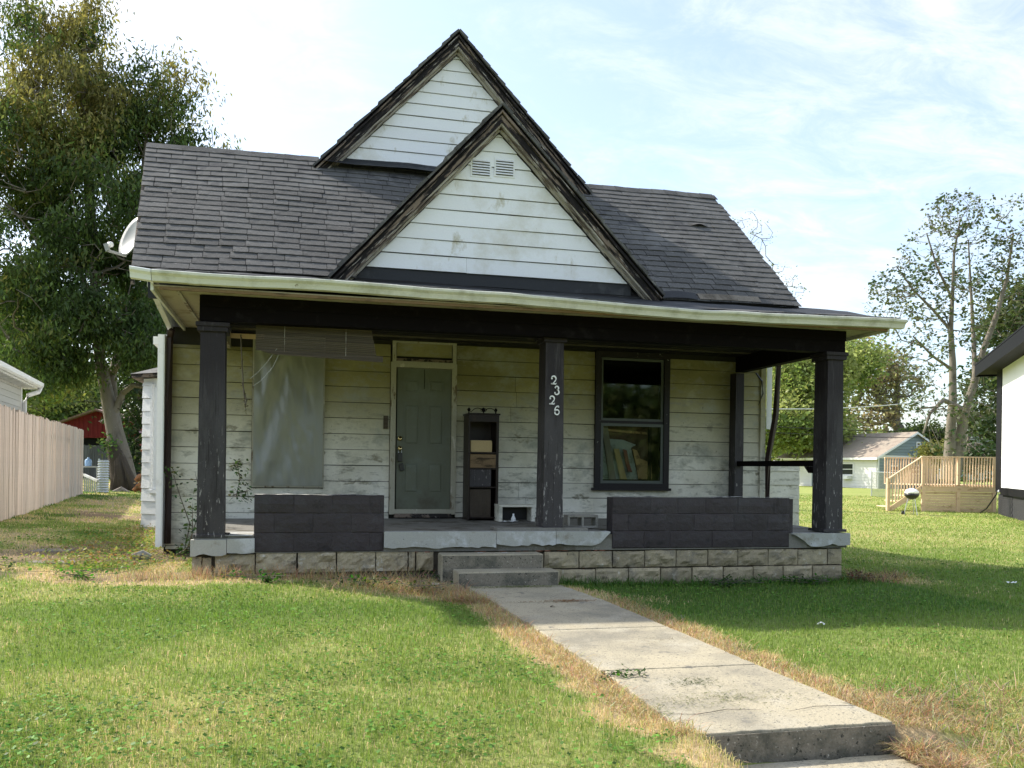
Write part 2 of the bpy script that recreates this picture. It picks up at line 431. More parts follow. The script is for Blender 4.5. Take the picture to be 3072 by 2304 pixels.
M['bamboo'] = nmat('faded brown blind slat', (.062, .048, .03), [((.10, .08, .055), 6, .5, .7, (.3, 1, 8))], rough=.7, rnd=.2)

# ------------------------------------------------------------------ ground shape and cover
WALK = [(-.64, 2.76, 3.80, .115), (-1.70, 2.85, 3.92, .10), (-2.93, 2.91, 4.01, .07), (-4.19, 2.99, 4.11, .03), (-5.45, 3.03, 4.25, -.02)]
WY = np.array([q[0] for q in WALK][::-1]); WL = np.array([q[1] for q in WALK][::-1]); WR = np.array([q[2] for q in WALK][::-1]); WZ = np.array([q[3] for q in WALK][::-1])
def gz(x, y):
    x = np.asarray(x, dtype=np.float64); y = np.asarray(y, dtype=np.float64)
    z = .19 * sstep(5.6, 0.3, x) + .20 * sstep(0, -4.5, x)
    z = z + np.where(y < 0, .011 * y, 0) + .006 * np.clip(y - 3, 0, 60)
    z = z - .30 * sstep(-5.6, -8.6, y) - .30 * sstep(-5.34, -5.44, y) * (x > 3.04) * (x < 4.19) 
    z = z - .13 * sstep(-4.7, -5.5, y) * sstep(4.05, 4.2, x) * sstep(6.4, 4.6, x)
    z = z + .03 * (fbm(x, y, .7, 3, 5) - .5)
    # flush with the walk
    wl = np.interp(y, WY, WL); wr = np.interp(y, WY, WR); wz = np.interp(y, WY, WZ)
    inw = (y > -5.45) & (y < -.6)
    dd = np.maximum(np.maximum(wl - x, x - wr), 0)
    k = np.where(inw, np.exp(-(dd / .5) ** 2), 0)
    z = z * (1 - k) + (wz - .03) * k
    under = ((x > .08) & (x < 7.6) & (y > .15) & (y < 2.5)) | ((x > -.5) & (x < 7.75) & (y > 2.6) & (y < 10.8))
    z = np.where(under, np.minimum(z, .0), z)
    return z
def gz1(x, y): return float(gz(np.array([x]), np.array([y]))[0])

def cover(x, y):
    """how dry (0 green - 1 straw), how bare, how lush each point of the lawn is"""
    n1 = fbm(x, y, 1.3, 4, 1); n2 = fbm(x, y, .45, 3, 7); n3 = fbm(x, y, 5, 3, 12)
    wl = np.interp(y, WY, WL); wr = np.interp(y, WY, WR)
    dl = wl - x; dr = x - wr
    iny = sstep(-6.6, -5.9, y) * (y < -.4)
    dry = .13 + (n1 - .5) * .8 + (n2 - .5) * .6
    dry = dry + iny * (1.25 * sstep(.46, .18, dl + (n3 - .5) * .5) * (dl > -.1) + 1.1 * sstep(.42, .14, dr + (n3 - .5) * .5) * (dr > -.1))
    # straw along the foundation and by the steps
    dry = dry + .75 * sstep(-.85, -.40, y + (n3 - .5) * .7) * (y < .3) * (x > -1.6) * sstep(2.9, 2.5, x)
    dry = dry + .9 * np.exp(-(((x - 2.4) / .8) ** 2 + ((y + 1.1) / .5) ** 2))
    dry = dry + .8 * np.exp(-(((x - 4.6) / .7) ** 2 + ((y + 1.2) / .35) ** 2))
    dry = dry + 1.0 * np.exp(-(((x - 8.4) / .5) ** 2 + ((y + .2) / .45) ** 2))
    dry = dry + (.22 + .9 * (n1 - .4)) * sstep(-3.9, -5.6, y) * sstep(3.6, 4.6, x)
    dry = dry + .25 * sstep(-3.5, -5.5, y) * (x < 2.5) * n2
    # side yard between fence and house
    al = sstep(-.3, .3, y + .5) * (x < -.2) * (x > -9)
    dry = dry + al * (.42 + 1.3 * (n1 - .42))
    bare = al * sstep(.5, .68, n2 + (n3 - .5) * .4) * sstep(-3.2, -2.2, x + .12 * (y - 5))
    bare = bare + .5 * sstep(-.55, -.25, y) * (y < .3) * (x > -1) * (x < 2.9)
    bare = bare + .9 * (x > 4.08) * (x < 4.3) * (y < -5.4)
    lush = (x > 4.0) * sstep(-2.9, -1.9, y) * (y < 1) * (1 - .6 * (x > 8.2)) + .6 * np.exp(-(((x - .8) / 1.8) ** 2 + ((y + 2.2) / .6) ** 2))
    lush = lush + al * sstep(.56, .66, fbm(x, y, .8, 3, 22)) * .9
    dry = dry - lush * .45
    far = (y > 4) & (x > 8)
    dry = np.where(far, .35 + (n2 - .5) * .5, dry)
    return np.clip(dry, 0, 1), np.clip(bare, 0, 1), np.clip(lush, 0, 1)

G_GREEN = np.array((.225, .31, .07)); G_YEL = np.array((.40, .44, .135)); G_DRY = np.array((.70, .535, .31)); G_LUSH = np.array((.105, .205, .038)); G_DIRT = np.array((.17, .125, .08))
def cover_col(dry, bare, lush, rv):
    dry = dry[:, None]; bare = bare[:, None]; lush = lush[:, None]
    c = G_GREEN * (1 - sstep(.05, .45, dry)) + G_YEL * sstep(.05, .45, dry)
    c = c * (1 - lush) + G_LUSH * lush
    k = sstep(.45, .85, dry)
    c = c * (1 - k) + G_DRY * k
    return c * rv[:, None]

# ------------------------------------------------------------------ ground
def axis_pts(a, lo, hi, b, fine, grow):
    mid = list(np.arange(lo, hi, fine)); left = []; s = fine; x = lo
    while x > a: s *= grow; x -= s; left.append(x)
    right = []; s = fine; x = mid[-1]
    while x < b: s *= grow; x += s; right.append(x)
    return np.array(left[::-1] + mid + right)
gxs = axis_pts(-400, -8, 14, 900, .09, 1.08); gys = axis_pts(-40, -7.2, 9, 900, .09, 1.08)
GX, GY = np.meshgrid(gxs, gys); gx, gy = GX.ravel(), GY.ravel()
GZ = gz(gx, gy)
nx, ny = len(gxs), len(gys)
idx = np.arange(nx * ny).reshape(ny, nx)
GF = np.stack([idx[:-1, :-1], idx[:-1, 1:], idx[1:, 1:], idx[1:, :-1]], -1).reshape(-1, 4)
dry, bare, lush = cover(gx, gy)
gc = cover_col(dry, bare, lush, np.ones(len(gx))) * .8
near = np.hypot(gx - CAM.x, gy - CAM.y)
k = np.clip(1 - (near - 14) / 25, 0, 1)[:, None] * .25
gc = gc * (1 - k) + G_DIRT * .75 * k
gc = gc * (1 - bare[:, None] * .9) + G_DIRT * bare[:, None] * .9
gm = nmat('ground', (0, 0, 0), [], rough=1, bump=.02, bscale=18, fine=.35, fscale=22, colattr=True, spec=.1)
link('ground', np_mesh('ground', np.stack([gx, gy, GZ], -1), GF, gm, gc), kind='structure')

# ------------------------------------------------------------------ grass
def frustum_points(K, d0, d1, margin=1.38):
    """random ground points in the part of the lawn the camera can see, thinner with distance"""
    n = int(K * 1.16 * math.log(d1 / d0))
    d = d0 * (d1 / d0) ** NP.random(n)
    lat = (NP.random(n) * 2 - 1) * .58 * margin * d
    return CAM.x + lat * C_ + d * S_, CAM.y - lat * S_ + d * C_, d
def keep_lawn(x, y):
    wl = np.interp(y, WY, WL); wr = np.interp(y, WY, WR)
    e = .05 * (fbm(x, y, 6, 2, 3) - .35)
    onwalk = (y < -.6) & (y > -5.47) & (x > wl + e) & (x < wr - e)
    low = (y <= -5.47) & (x > 3.0) & (x < 4.14)
    house = (x > -.75) & (x < 7.95) & (y > 2.3) & (y < 11.2)
    porch = (x > -.02) & (x < 7.72) & (y > -.02) & (y < 2.5)
    steps = (x > 2.5) & (x < 3.8) & (y > -.66)
    return ~(onwalk | low | house | porch | steps)
def grass(name, K, d0, d1, hmin, hmax, wmin, mat):
    x, y, d = frustum_points(K, d0, d1)
    ok = keep_lawn(x, y); x, y, d = x[ok], y[ok], d[ok]
    dry, bare, lush = cover(x, y)
    ok = NP.random(len(x)) > bare * .93; x, y, d, dry, bare, lush = [q[ok] for q in (x, y, d, dry, bare, lush)]
    n = len(x); z = gz(x, y)
    isdry = NP.random(n) < dry * .9 * np.where(dry < .4, .6, 1)
    tall = fbm(x, y, 2.2, 3, 31)
    h = (hmin + (hmax - hmin) * NP.random(n)) * (.40 + 1.0 * tall + .35 * vnoise(x, y, 7.0, 55)) * np.where(lush > .3, 1.15, 1)
    ww = np.maximum(wmin, d * .00075) * (.7 + .6 * NP.random(n))
    az = NP.random(n) * 2 * math.pi; lean = NP.random(n) ** 1.2 * np.where(isdry, 1.9, 1.25)
    dx, dy = np.cos(az), np.sin(az)
    wa = NP.random(n) * 2 * math.pi; wx, wy = np.cos(wa) * ww / 2, np.sin(wa) * ww / 2
    P0 = np.stack([x - wx, y - wy, z - .005], -1); P1 = np.stack([x + wx, y + wy, z - .005], -1)
    mx, my, mz = x + dx * h * .22 * lean, y + dy * h * .22 * lean, z + h * .58
    P2 = np.stack([mx - wx * .8, my - wy * .8, mz], -1); P3 = np.stack([mx + wx * .8, my + wy * .8, mz], -1)
    P4 = np.stack([x + dx * h * .75 * lean, y + dy * h * .75 * lean, z + h * np.clip(1.02 - .33 * lean, .2, 1)], -1)
    V = np.stack([P0, P1, P2, P3, P4], 1).reshape(-1, 3)
    b = (np.arange(n) * 5)[:, None]
    F = np.concatenate([b + np.array([0, 1, 3]), b + np.array([0, 3, 2]), b + np.array([2, 3, 4])], 0)
    rv = .72 + .56 * NP.random(n)
    c = cover_col(np.where(isdry, .45 + .55 * NP.random(n), dry * .5), bare * 0, lush * (NP.random(n) > .25), rv)
    me = np_mesh(name, V, F, mat, np.repeat(c, 5, 0))
    o = link(name, me, kind='stuff')
    return o
o = grass('grass', 165000, 3.15, 46, .018, .044, .0027, M['blade'])
tag(o, 'short mown green and straw coloured grass covering the whole yard', 'grass')

def broadleaves(K, d0, d1):
    x, y, d = frustum_points(K, d0, d1)
    ok = keep_lawn(x, y); x, y, d = x[ok], y[ok], d[ok]
    dry, bare, lush = cover(x, y)
    cl = fbm(x, y, 1.6, 3, 44)
    p = sstep(.50, .66, cl) * .85 + .12 + lush * .4
    ok = (NP.random(len(x)) < p) & (dry < .75) & (bare < .5); x, y, d = x[ok], y[ok], d[ok]
    n = len(x); z = gz(x, y) + .012 + .035 * NP.random(n)
    r = (.006 + .010 * NP.random(n)) * np.clip(d / 7, 1, 2)
    nn = np.stack([(NP.random(n) - .5) * .9, (NP.random(n) - .5) * .9, np.ones(n)], -1); nn /= np.linalg.norm(nn, axis=1)[:, None]
    a = NP.random(n) * 6.28
    t = np.stack([np.cos(a), np.sin(a), np.zeros(n)], -1); u = np.cross(nn, t); u /= np.linalg.norm(u, axis=1)[:, None]; t = np.cross(u, nn)
    c0 = np.stack([x, y, z], -1)
    V = np.stack([c0 - t * r[:, None], c0 - u * r[:, None] * .8, c0 + t * r[:, None], c0 + u * r[:, None] * .8], 1).reshape(-1, 3)
    F = (np.arange(n) * 4)[:, None] + np.arange(4)
    col = np.array((.115, .235, .042)) * (.35 + 1.1 * NP.random(n) * (.5 + fbm(x, y, 1.1, 2, 77)))[:, None]
    return link('clover', np_mesh('clover', V, F, M['blade'], np.repeat(col, 4, 0)), kind='stuff')
tag(broadleaves(36000, 3.2, 14), 'clover and small broad leaved weeds growing in patches through the lawn', 'clover')

def strands(name, pts, n, spread, hmin, hmax, wid, cols, label, cat, lean=1.0, kind='stuff'):
    """long loose blades rooted around the given ground points"""
    V, F, Cc = [], [], []
    for k in range(n):
        px_, py_, sp = pts[R.randrange(len(pts))]
        x = px_ + R.gauss(0, sp); y = py_ + R.gauss(0, sp * .5)
        if not keep_lawn(np.array([x]), np.array([y]))[0]: continue
        z = gz1(x, y); h = R.uniform(hmin, hmax); a = R.uniform(0, 6.28); ln = R.uniform(.2, 1.1) * lean
        c = [q * R.uniform(.7, 1.25) for q in R.choice(cols)]
        wa = R.uniform(0, 6.28); wx, wy = math.cos(wa) * wid / 2, math.sin(wa) * wid / 2
        b = len(V)
        for t, q in ((0, 1), (.45, .9), (.8, .6)):
            ox = math.cos(a) * h * ln * t ** 1.6; oy = math.sin(a) * h * ln * t ** 1.6; oz = h * (t - .35 * ln * t * t)
            V += [(x + ox - wx * q, y + oy - wy * q, z + oz), (x + ox + wx * q, y + oy + wy * q, z + oz)]; Cc += [c, c]
        V.append((x + math.cos(a) * h * ln, y + math.sin(a) * h * ln, z + h * (1 - .42 * ln))); Cc.append(c)
        F += [(b, b + 1, b + 3), (b, b + 3, b + 2), (b + 2, b + 3, b + 5), (b + 2, b + 5, b + 4), (b + 4, b + 5, b + 6)]
    o = link(name, np_mesh(name, np.array(V), np.array(F), M['blade'], np.array(Cc)), kind=kind)
    return tag(o, label, cat)
SC_ = [(.50, .37, .19), (.42, .30, .15), (.34, .25, .13), (.56, .45, .27)]
strands('dry_grass', [(2.35, -.75, .22), (2.45, -1.1, .18), (1.9, -.6, .3), (2.6, -1.5, .12), (2.0, -1.0, .3)], 3000, 0, .06, .17, .0045, SC_, 'long straw coloured grass matted beside the lower concrete step', 'dry grass', 1.5)
strands('foundation_straw', [(x * .25 - .5, -.28, .12) for x in range(12)], 1700, 0, .06, .2, .0035, SC_, 'thin dry stalks standing along the left stone foundation', 'dry grass', .8)
strands('walk_edge_straw', [(float(np.interp(y, WY, WL)) - .12, y, .09) for y in np.arange(-5.6, -1.5, .2)] + [(float(np.interp(y, WY, WR)) + .14, y, .09) for y in np.arange(-5.6, -1.5, .2)], 5200, 0, .04, .11, .004, SC_,
        'tan dead grass fringing both edges of the concrete walk', 'dry grass', 1.6)
strands('dry_thatch', [(4.75, -5.6, .4), (5.2, -5.0, .4), (4.6, -5.1, .25), (5.6, -5.8, .5), (4.30, -5.6, .05), (4.30, -5.85, .05), (4.32, -6.1, .06), (4.32, -6.4, .06)], 5200, 0, .05, .15, .0045, SC_ + [(.27, .2, .14)], 'brownish dead grass thatch right of the walk end', 'dry grass', 1.7)
strands('corner_straw', [(8.2, -.1, .2), (8.45, .2, .25), (7.95, .1, .1)], 700, 0, .06, .2, .006, SC_ + [(.2, .14, .1)], 'dried weeds heaped at the right porch corner', 'dry grass', 1.3)
GC_ = [(.08, .18, .03), (.11, .22, .04), (.06, .14, .025)]
strands('foundation_grass', [(x * .25 + 3.95, -.12, .14) for x in range(16)] + [(7.0, -.1, .3)], 1500, 0, .05, .15, .006, GC_, 'taller dark green grass growing against the right stone foundation', 'tall grass', 1.0)

# ------------------------------------------------------------------ walkway
walk = tag(link('walkway', None), kind='structure')
def slab(p, zt, th=.22):
    """p four xy corners (front left, front right, back right, back left), zt heights"""
    b = MB()
    P4 = [Vector((q[0], q[1], z)) for q, z in zip(p, zt)]; cen = sum(P4, Vector()) / 4; ring = []
    for i in range(4):
        a, c = P4[i], P4[(i + 1) % 4]; n = max(3, int((c - a).length / .05)); inn = (cen - (a + c) / 2); inn.z = 0; inn.normalize()
        for k in range(n):
            q = a.lerp(c, k / n); e = float(fbm(np.array([q.x * 3]), np.array([q.y * 3]), 5, 3, 9)[0]); ch = max(0, e - .55) * .10 + R.random() * .0025
            if k == 0: ch += .012 * R.random()
            ring.append(q + inn * ch)
    b.prism([q + Vector((0, 0, -th)) for q in ring], (0, 0, th))
    o = b.build('slab', [M['walk']], walk, bevel=.007)
    return o
for i in range(4):
    y1, l1, r1, z1 = WALK[i]; y0, l0, r0, z0 = WALK[i + 1]
    g = .006
    o = slab([(l0, y0 + g), (r0, y0 + g), (r1, y1 - g), (l1, y1 - g)], [z0, z0, z1, z1])
# rough front edge of the last slab, and the lower step beneath it
b = MB(); b.hexa([(3.034, -5.452, -.26), (4.248, -5.452, -.26), (4.248, -5.446, -.26), (3.034, -5.446, -.26), (3.034, -5.452, -.034), (4.248, -5.452, -.034), (4.248, -5.446, -.034), (3.034, -5.446, -.034)])
b.build('riser', [M['riser']], walk)
slab([(2.98, -7.0), (4.26, -7.0), (4.22, -5.47), (3.03, -5.47)], [-.20, -.20, -.185, -.185], .2)
V, F, Cc = [], [], []
def clip_pile(cx0, cy0, sx, sy, n, cols):
    for k in range(n):
        x = R.gauss(cx0, sx); y = R.gauss(cy0, sy)
        z = float(np.interp(y, WY, WZ)) + .003 + R.random() * .006; a = R.uniform(0, 6.28); l_ = R.uniform(.012, .035); b_ = len(V)
        dx, dy = math.cos(a) * l_, math.sin(a) * l_; wx, wy = -math.sin(a) * .0013, math.cos(a) * .0013
        V.extend([(x - wx, y - wy, z), (x + wx, y + wy, z), (x + dx + wx, y + dy + wy, z + R.random() * .006), (x + dx - wx, y + dy - wy, z + .002)]); F.append((b_, b_ + 1, b_ + 2, b_ + 3))
        c = R.choice(cols); Cc.extend([c] * 4)
clip_pile(3.45, -4.9, .28, .09, 420, [(.13, .16, .06), (.2, .2, .1)]); clip_pile(3.45, -4.55, .09, .05, 170, [(.08, .10, .04)])
clip_pile(3.3, -.76, .32, .035, 900, [(.14, .17, .06), (.2, .22, .1)]); clip_pile(3.55, -1.7, .12, .035, 380, [(.35, .2, .1), (.25, .15, .08)]); clip_pile(3.2, -1.7, .3, .02, 120, [(.2, .14, .08)])
clip_pile(3.8, -3.4, .15, .04, 40, [(.12, .1, .06)]); clip_pile(3.0, -5.1, .05, .15, 100, [(.12, .16, .06)])
tag(link('grass_clippings', np_mesh('clippings', np.array(V), np.array(F), M['blade'], np.array(Cc)), kind='stuff'), 'mown grass clippings scattered on the concrete walk', 'grass clippings')

V, F, Cc = [], [], []
strands('bank_straw', [(4.25, -5.5 - .12 * k, .02) for k in range(10)] + [(4.16, -5.55 - .1 * k, .02) for k in range(10)], 2600, 0, .04, .12, .0045, SC_, 'tan grass hanging over the bank right of the lowest slab', 'dry grass', 1.6)
b = MB(); b.tube([(3.03, -5.12, .0), (3.2, -5.16, -.001), (3.42, -5.1, .0), (3.6, -5.15, .0)], [.0008, .0016, .0014, .0006], 4); b.tube([(3.75, -5.2, -.001), (3.95, -5.14, .0), (4.2, -5.16, -.002)], [.0006, .0015, .0015], 4)
b.build('crack', M['roofdark'], walk)
# ------------------------------------------------------------------ concrete steps
t = thing('concrete_steps', 'two pebbled concrete steps up to the porch slab', 'steps', (3.2, -.3, .1))
def step(x0, x1, y0, y1, z0, z1):
    b = MB(); b.box(x0, y0, z0, x1, y1, z1)
    o = b.build('step', [M['walk']], t, bevel=.015)
    f = MB(); f.box(x0 + .012, y0 - .004, z0, x1 - .012, y0 + .012, z1 - .014); f.build('riser', [M['riser']], o)
step(2.68, 3.775, -.64, -.335, -.1, .262)
step(2.56, 3.69, -.33, -.07, -.1, .415)

# ================================================================== HOUSE
H = thing('old_house', 'run down white clapboard bungalow with grey shingle roof and open porch', 'house', (3.5, 2.4, .2))
def part(b, name, mats, parent=None, **k):
    return b.build(name, mats if isinstance(mats, list) else [mats], parent or H, **k)

# --- foundation of rock faced blocks
fnd = part(MB().box(.03, .06, -.1, 7.66, .2, .42), 'foundation', M['mortar'])
MB2 = MB()
def rock(x0, x1, z0, z1, y=0.0, depth=.05, rough=.03, seed=0, mat='stone'):
    rough *= 1.5; x0 += R.uniform(-.003, .004); x1 += R.uniform(-.004, .003); z1 += R.uniform(-.006, .002)
    b = MB(); nu, nv = 10, 6
    def fn(a, c):
        e = min(a, 1 - a, ) * (x1 - x0) / .04; g = min(c, 1 - c) * (z1 - z0) / .035
        k_ = min(1, e) * min(1, g)
        j = (fbm(np.array([x0 + a * (x1 - x0)]), np.array([z0 + c * (z1 - z0)]), 11, 3, seed)[0] - .45) * 2
        jx = wob(c * 3 + seed, x0, 3, .004); jz = wob(a * 3, x0 + seed, 3, .004)
        return (x0 + a * (x1 - x0) + jx, y + .012 - k_ * (.012 + rough * max(-.2, j)), z0 + c * (z1 - z0) + jz)
    b.grid(fn, nu, nv)
    b.add([(x0, y + .012, z0), (x1, y + .012, z0), (x1, y + depth, z0), (x0, y + depth, z0), (x0, y + .012, z1), (x1, y + .012, z1), (x1, y + depth, z1), (x0, y + depth, z1)], [(0, 3, 2, 1), (4, 5, 6, 7), (3, 7, 4, 0), (1, 5, 6, 2)])
    return part(b, 'stone_block', M[mat], fnd)
u = lambda px, v=1690: on_y(px, v, 0).x
x = 0.20
rock(.0, .095, .205, .385, rough=.004, seed=1); rock(.105, .195, .205, .375, rough=.004, seed=2)
for k, (a, c) in enumerate([(u(644, 1700), u(763, 1700)), (u(768, 1700), u(888, 1700)), (u(893, 1700), u(1008, 1700)), (u(1012, 1700), u(1125, 1700)), (u(1129, 1690), u(1222, 1690)), (u(1226), u(1245)), (u(1249), u(1300))]):
    rock(a, c, .21, .405 if k < 1 else .42, rough=.04, seed=k * 3 + 5)
edges = [1632, 1738, 1838, 1935, 2030, 2125, 2215, 2306, 2395, 2484, 2527]
xs = [u(e) for e in edges]
for k in range(len(xs) - 1):
    rock(xs[k] + .006, xs[k + 1] - .006, .215, .405, rough=.035 if k < 8 else .008, seed=k * 5 + 40)
for k in range(len(xs) - 2):
    a = xs[k] + .2; rock(a + .006, min(xs[k + 1] + .2, 7.64) - .006, .012, .203, y=-.01, rough=.03, seed=k * 5 + 90)
rock(3.83, 3.99, .012, .203, y=-.01, seed=88)
for y in (.1, .5, .9, 1.3, 1.7, 2.1):   # right side return of the foundation
    b = MB(); b.box(7.655, y, .215, 7.68, y + .385, .405); part(b, 'stone_block', M['stone'], fnd)

# --- porch floor and broken slab edge
pf = part(MB().hexa([(.02, .0, .42), (7.7, .0, .42), (7.7, 2.38, .45), (.02, 2.38, .45), (.02, .0, .60), (7.7, .0, .60), (7.7, 2.38, .645), (.02, 2.38, .645)]), 'porch_floor', M['porchfloor'])
def slab_edge(x0, x1, zt0, zt1, thick, seed, rag=.03, ends=(0, 0)):
    b = MB(); n = max(6, int((x1 - x0) / .04))
    top, bot = [], []
    for i in range(n + 1):
        t_ = i / n; x_ = x0 + (x1 - x0) * t_
        zt = zt0 + (zt1 - zt0) * t_
        e = 1.0
        if ends[0] and x_ - x0 < ends[0]: e = max(.1, (x_ - x0) / ends[0])
        if ends[1] and x1 - x_ < ends[1]: e = max(.1, (x1 - x_) / ends[1])
        zb = zt - (thick + (float(fbm(np.array([x_ * 5]), np.array([seed]), 1.7, 3, seed)[0]) - .5) * 2 * rag) * e
        top.append((x_, zt)); bot.append((x_, zb))
    yf, yb = -.05, .06
    vs_ = []
    for (a, zt), (_, zb) in zip(top, bot): vs_ += [(a, yf, zt), (a, yf, zb), (a, yb, zb), (a, yb, zt)]
    fs_ = []
    for i in range(n):
        q = i * 4
        fs_ += [(q, q + 1, q + 5, q + 4), (q + 1, q + 2, q + 6, q + 5), (q + 3, q, q + 4, q + 7)]
    fs_ += [(0, 3, 2, 1), (n * 4, n * 4 + 1, n * 4 + 2, n * 4 + 3)]
    b.add(vs_, fs_); return part(b, 'slab_edge', M['concrete'], pf)
slab_edge(-.01, .345, .565, .567, .165, 3, .03)
slab_edge(.35, .625, .572, .578, .15, 4, .02)
slab_edge(1.975, 3.22, .642, .640, .175, 5, .02)
slab_edge(3.225, 3.915, .640, .638, .155, 6, .035)
slab_edge(3.92, 4.57, .638, .635, .15, 7, .03, (0, .12))
slab_edge(6.93, 7.72, .605, .602, .15, 8, .04, (.25, 0))
part(MB().box(1.98, -.045, .602, 4.56, .9, .632), 'floor_topping', M['porchfloor'], pf)
part(MB().prism([(0.33, -.03, .603), (.6, -.03, .603), (.62, .5, .606), (.33, .5, .606)], (0, 0, .004)), 'floor_patch', M['concrete'], pf)
# crumbled brick and rubble in the gap under the slab
b = MB()
for k in range(26):
    x_ = 2.9 + R.random() * 1.7 if k < 20 else 1.95 + R.random() * .7
    s_ = R.uniform(.015, .035); b.box(x_ - s_, .0 + R.random() * .03, .41, x_ + s_, .08, .43 + R.random() * .05)
part(b, 'rubble', M['brick'], fnd, kind='stuff')

# --- knee walls of painted blocks
def knee(x0, x1, rows, name, ends):
    k_ = part(MB().box(x0 + .003, -.0055, rows[0][0], x1 - .003, .19, rows[-1][1] - .004), 'knee_wall', M['knee'])
    for r_, (z0, z1) in enumerate(rows):
        es = [x0] + [e for e in ends[r_]] + [x1]
        for i in range(len(es) - 1):
            a, c = es[i] + .0015, es[i + 1] - .0015
            yo = R.uniform(-.004, .004)
            b = MB()
            def fn(s, t_, a=a, c=c, z0=z0, z1=z1, yo=yo):
                s = (0, .018, .2, .4, .6, .8, .982, 1)[round(s * 7)]; t_ = (0, .04, .5, .96, 1)[round(t_ * 4)]
                X = a + (c - a) * s; Z = z0 + .001 + (z1 - z0 - .002) * t_
                e = min(s, 1 - s) * (c - a); g = min(t_, 1 - t_) * (z1 - z0)
                k2 = min(1, e / .012, 1) * min(1, g / .012)
                return (X, -.004 - k2 * .011 + yo * k2 + wob(X, Z, 9, .003, 4), Z + wob(X, z0, 5, .004, 8) * (1 if 0 < t_ < 1 else .6))
            b.grid(fn, 7, 4)
            part(b, 'block', M['knee'], k_)
    return k_
r3 = [(.43, .629), (.631, .837), (.839, 1.035)]
kl = knee(.615, 1.975, r3, 'l', [[.62 + .4 * q for q in (1, 2, 3)], [.62 + .2 + .4 * q for q in (0, 1, 2)], [1.02, 1.42, 1.82]])
kr = knee(4.605, 6.90, [(.435, .634), (.636, .837), (.839, 1.03)], 'r', [[5.0, 5.33, 5.87, 6.4], [4.8, 5.28, 5.63, 6.15, 6.6], [5.08, 5.42, 5.78, 6.2, 6.72]])
b = MB(); b.box(6.90, .01, .50, 6.955, .19, 1.02); part(b, 'block', M['knee'], kr)
for (x0, x1, kk) in ((.612, 1.978, kl), (4.602, 6.97, kr)):
    b = MB(); b.grid(lambda s, t_: (x0 + (x1 - x0) * s, -.014 + .21 * t_, 1.037 + wob(s * 8, t_, 2, .006, 3)), 30, 2)
    part(b, 'worn_top', M['kneetop'], kk)

# --- porch posts
def post(x0, x1, y0, y1, z0, z1, taper=.014, cap=True, base=True, side=None):
    cx0, cy0 = (x0 + x1) / 2, (y0 + y1) / 2; hx, hy = (x1 - x0) / 2, (y1 - y0) / 2
    b = MB(); n = 14
    vs_, fs_ = [], []
    for i in range(n + 1):
        t_ = i / n; z = z0 + (z1 - z0) * t_; e = taper * (1 - t_)
        for sx, sy in ((-1, -1), (1, -1), (1, 1), (-1, 1)):
            vs_.append((cx0 + sx * (hx + e) + wob(z, sx * 3, 4, .003, 2), cy0 + sy * (hy + e), z))
    for i in range(n):
        for k in range(4): fs_.append((i * 4 + k, i * 4 + (k + 1) % 4, i * 4 + 4 + (k + 1) % 4, i * 4 + 4 + k))
    fs_.append((n * 4, n * 4 + 1, n * 4 + 2, n * 4 + 3))
    b.add(vs_, fs_)
    p = part(b, 'porch_post', M['post'])
    if cap:
        c = MB(); c.box(x0 - .03, y0 - .03, z1 - .05, x1 + .03, y1 + .03, z1 + .0); c.box(x0 - .045, y0 - .045, z1 + .001, x1 + .045, y1 + .045, z1 + .045)
        part(c, 'capital', M['post'], p, bevel=.004)
    if base:
        c = MB(); c.box(x0 - .035 - taper, y0 - .035, z0 - .03, x1 + .045 + taper, y1 + .035, z0 + .003)
        part(c, 'base_plank', M['post'], p, bevel=.004)
    return p
pL = post(.055, .30, .02, .26, .615, 2.78)
pL2 = part(MB().box(.05, .10, .62, .066, .24, 1.35), 'side_board', M['rakepale'], pL)
pM = post(3.815, 4.03, .12, .40, .675, 2.86, .012, base=False)
part(MB().box(3.25, .05, .634, 4.33, .42, .672), 'base_plank', M['porchfloor'], pM, bevel=.005)
pR = post(7.42, 7.635, .02, .30, .645, 2.80, .012)
ph = post(7.33, 7.46, 2.19, 2.37, .65, 2.80, .004, cap=False, base=False)
# house number nailed to the middle post
def stroke(b, pts, c0, y, s):
    pts = [(Vector((c0[0] + p[0] * s, y, c0[1] + p[1] * s)), p[2] * s) for p in pts]
    vs_, fs_ = [], []
    for i, (p, wd) in enumerate(pts):
        d = (pts[min(i + 1, len(pts) - 1)][0] - pts[max(i - 1, 0)][0]); d = Vector((d.x, 0, d.z)).normalized(); nrm = Vector((-d.z, 0, d.x)) * wd / 2
        vs_ += [p - nrm, p + nrm, p + nrm + Vector((0, .006, 0)), p - nrm + Vector((0, .006, 0))]
    for i in range(len(pts) - 1):
        q = i * 4
        for k in range(4): fs_.append((q + k, q + (k + 1) % 4, q + 4 + (k + 1) % 4, q + 4 + k))
    m_ = (len(pts) - 1) * 4
    fs_ += [(3, 2, 1, 0), (m_, m_ + 1, m_ + 2, m_ + 3)]
    b.add(vs_, fs_)
def arc(cx_a, cz_a, rx, rz, a0, a1, w0, w1, n=12):
    o_ = []
    for i in range(n + 1):
        t_ = i / n; a = math.radians(a0 + (a1 - a0) * t_)
        o_.append((cx_a + rx * math.cos(a), cz_a + rz * math.sin(a), w0 + (w1 - w0) * math.sin(math.pi * t_)))
    return o_
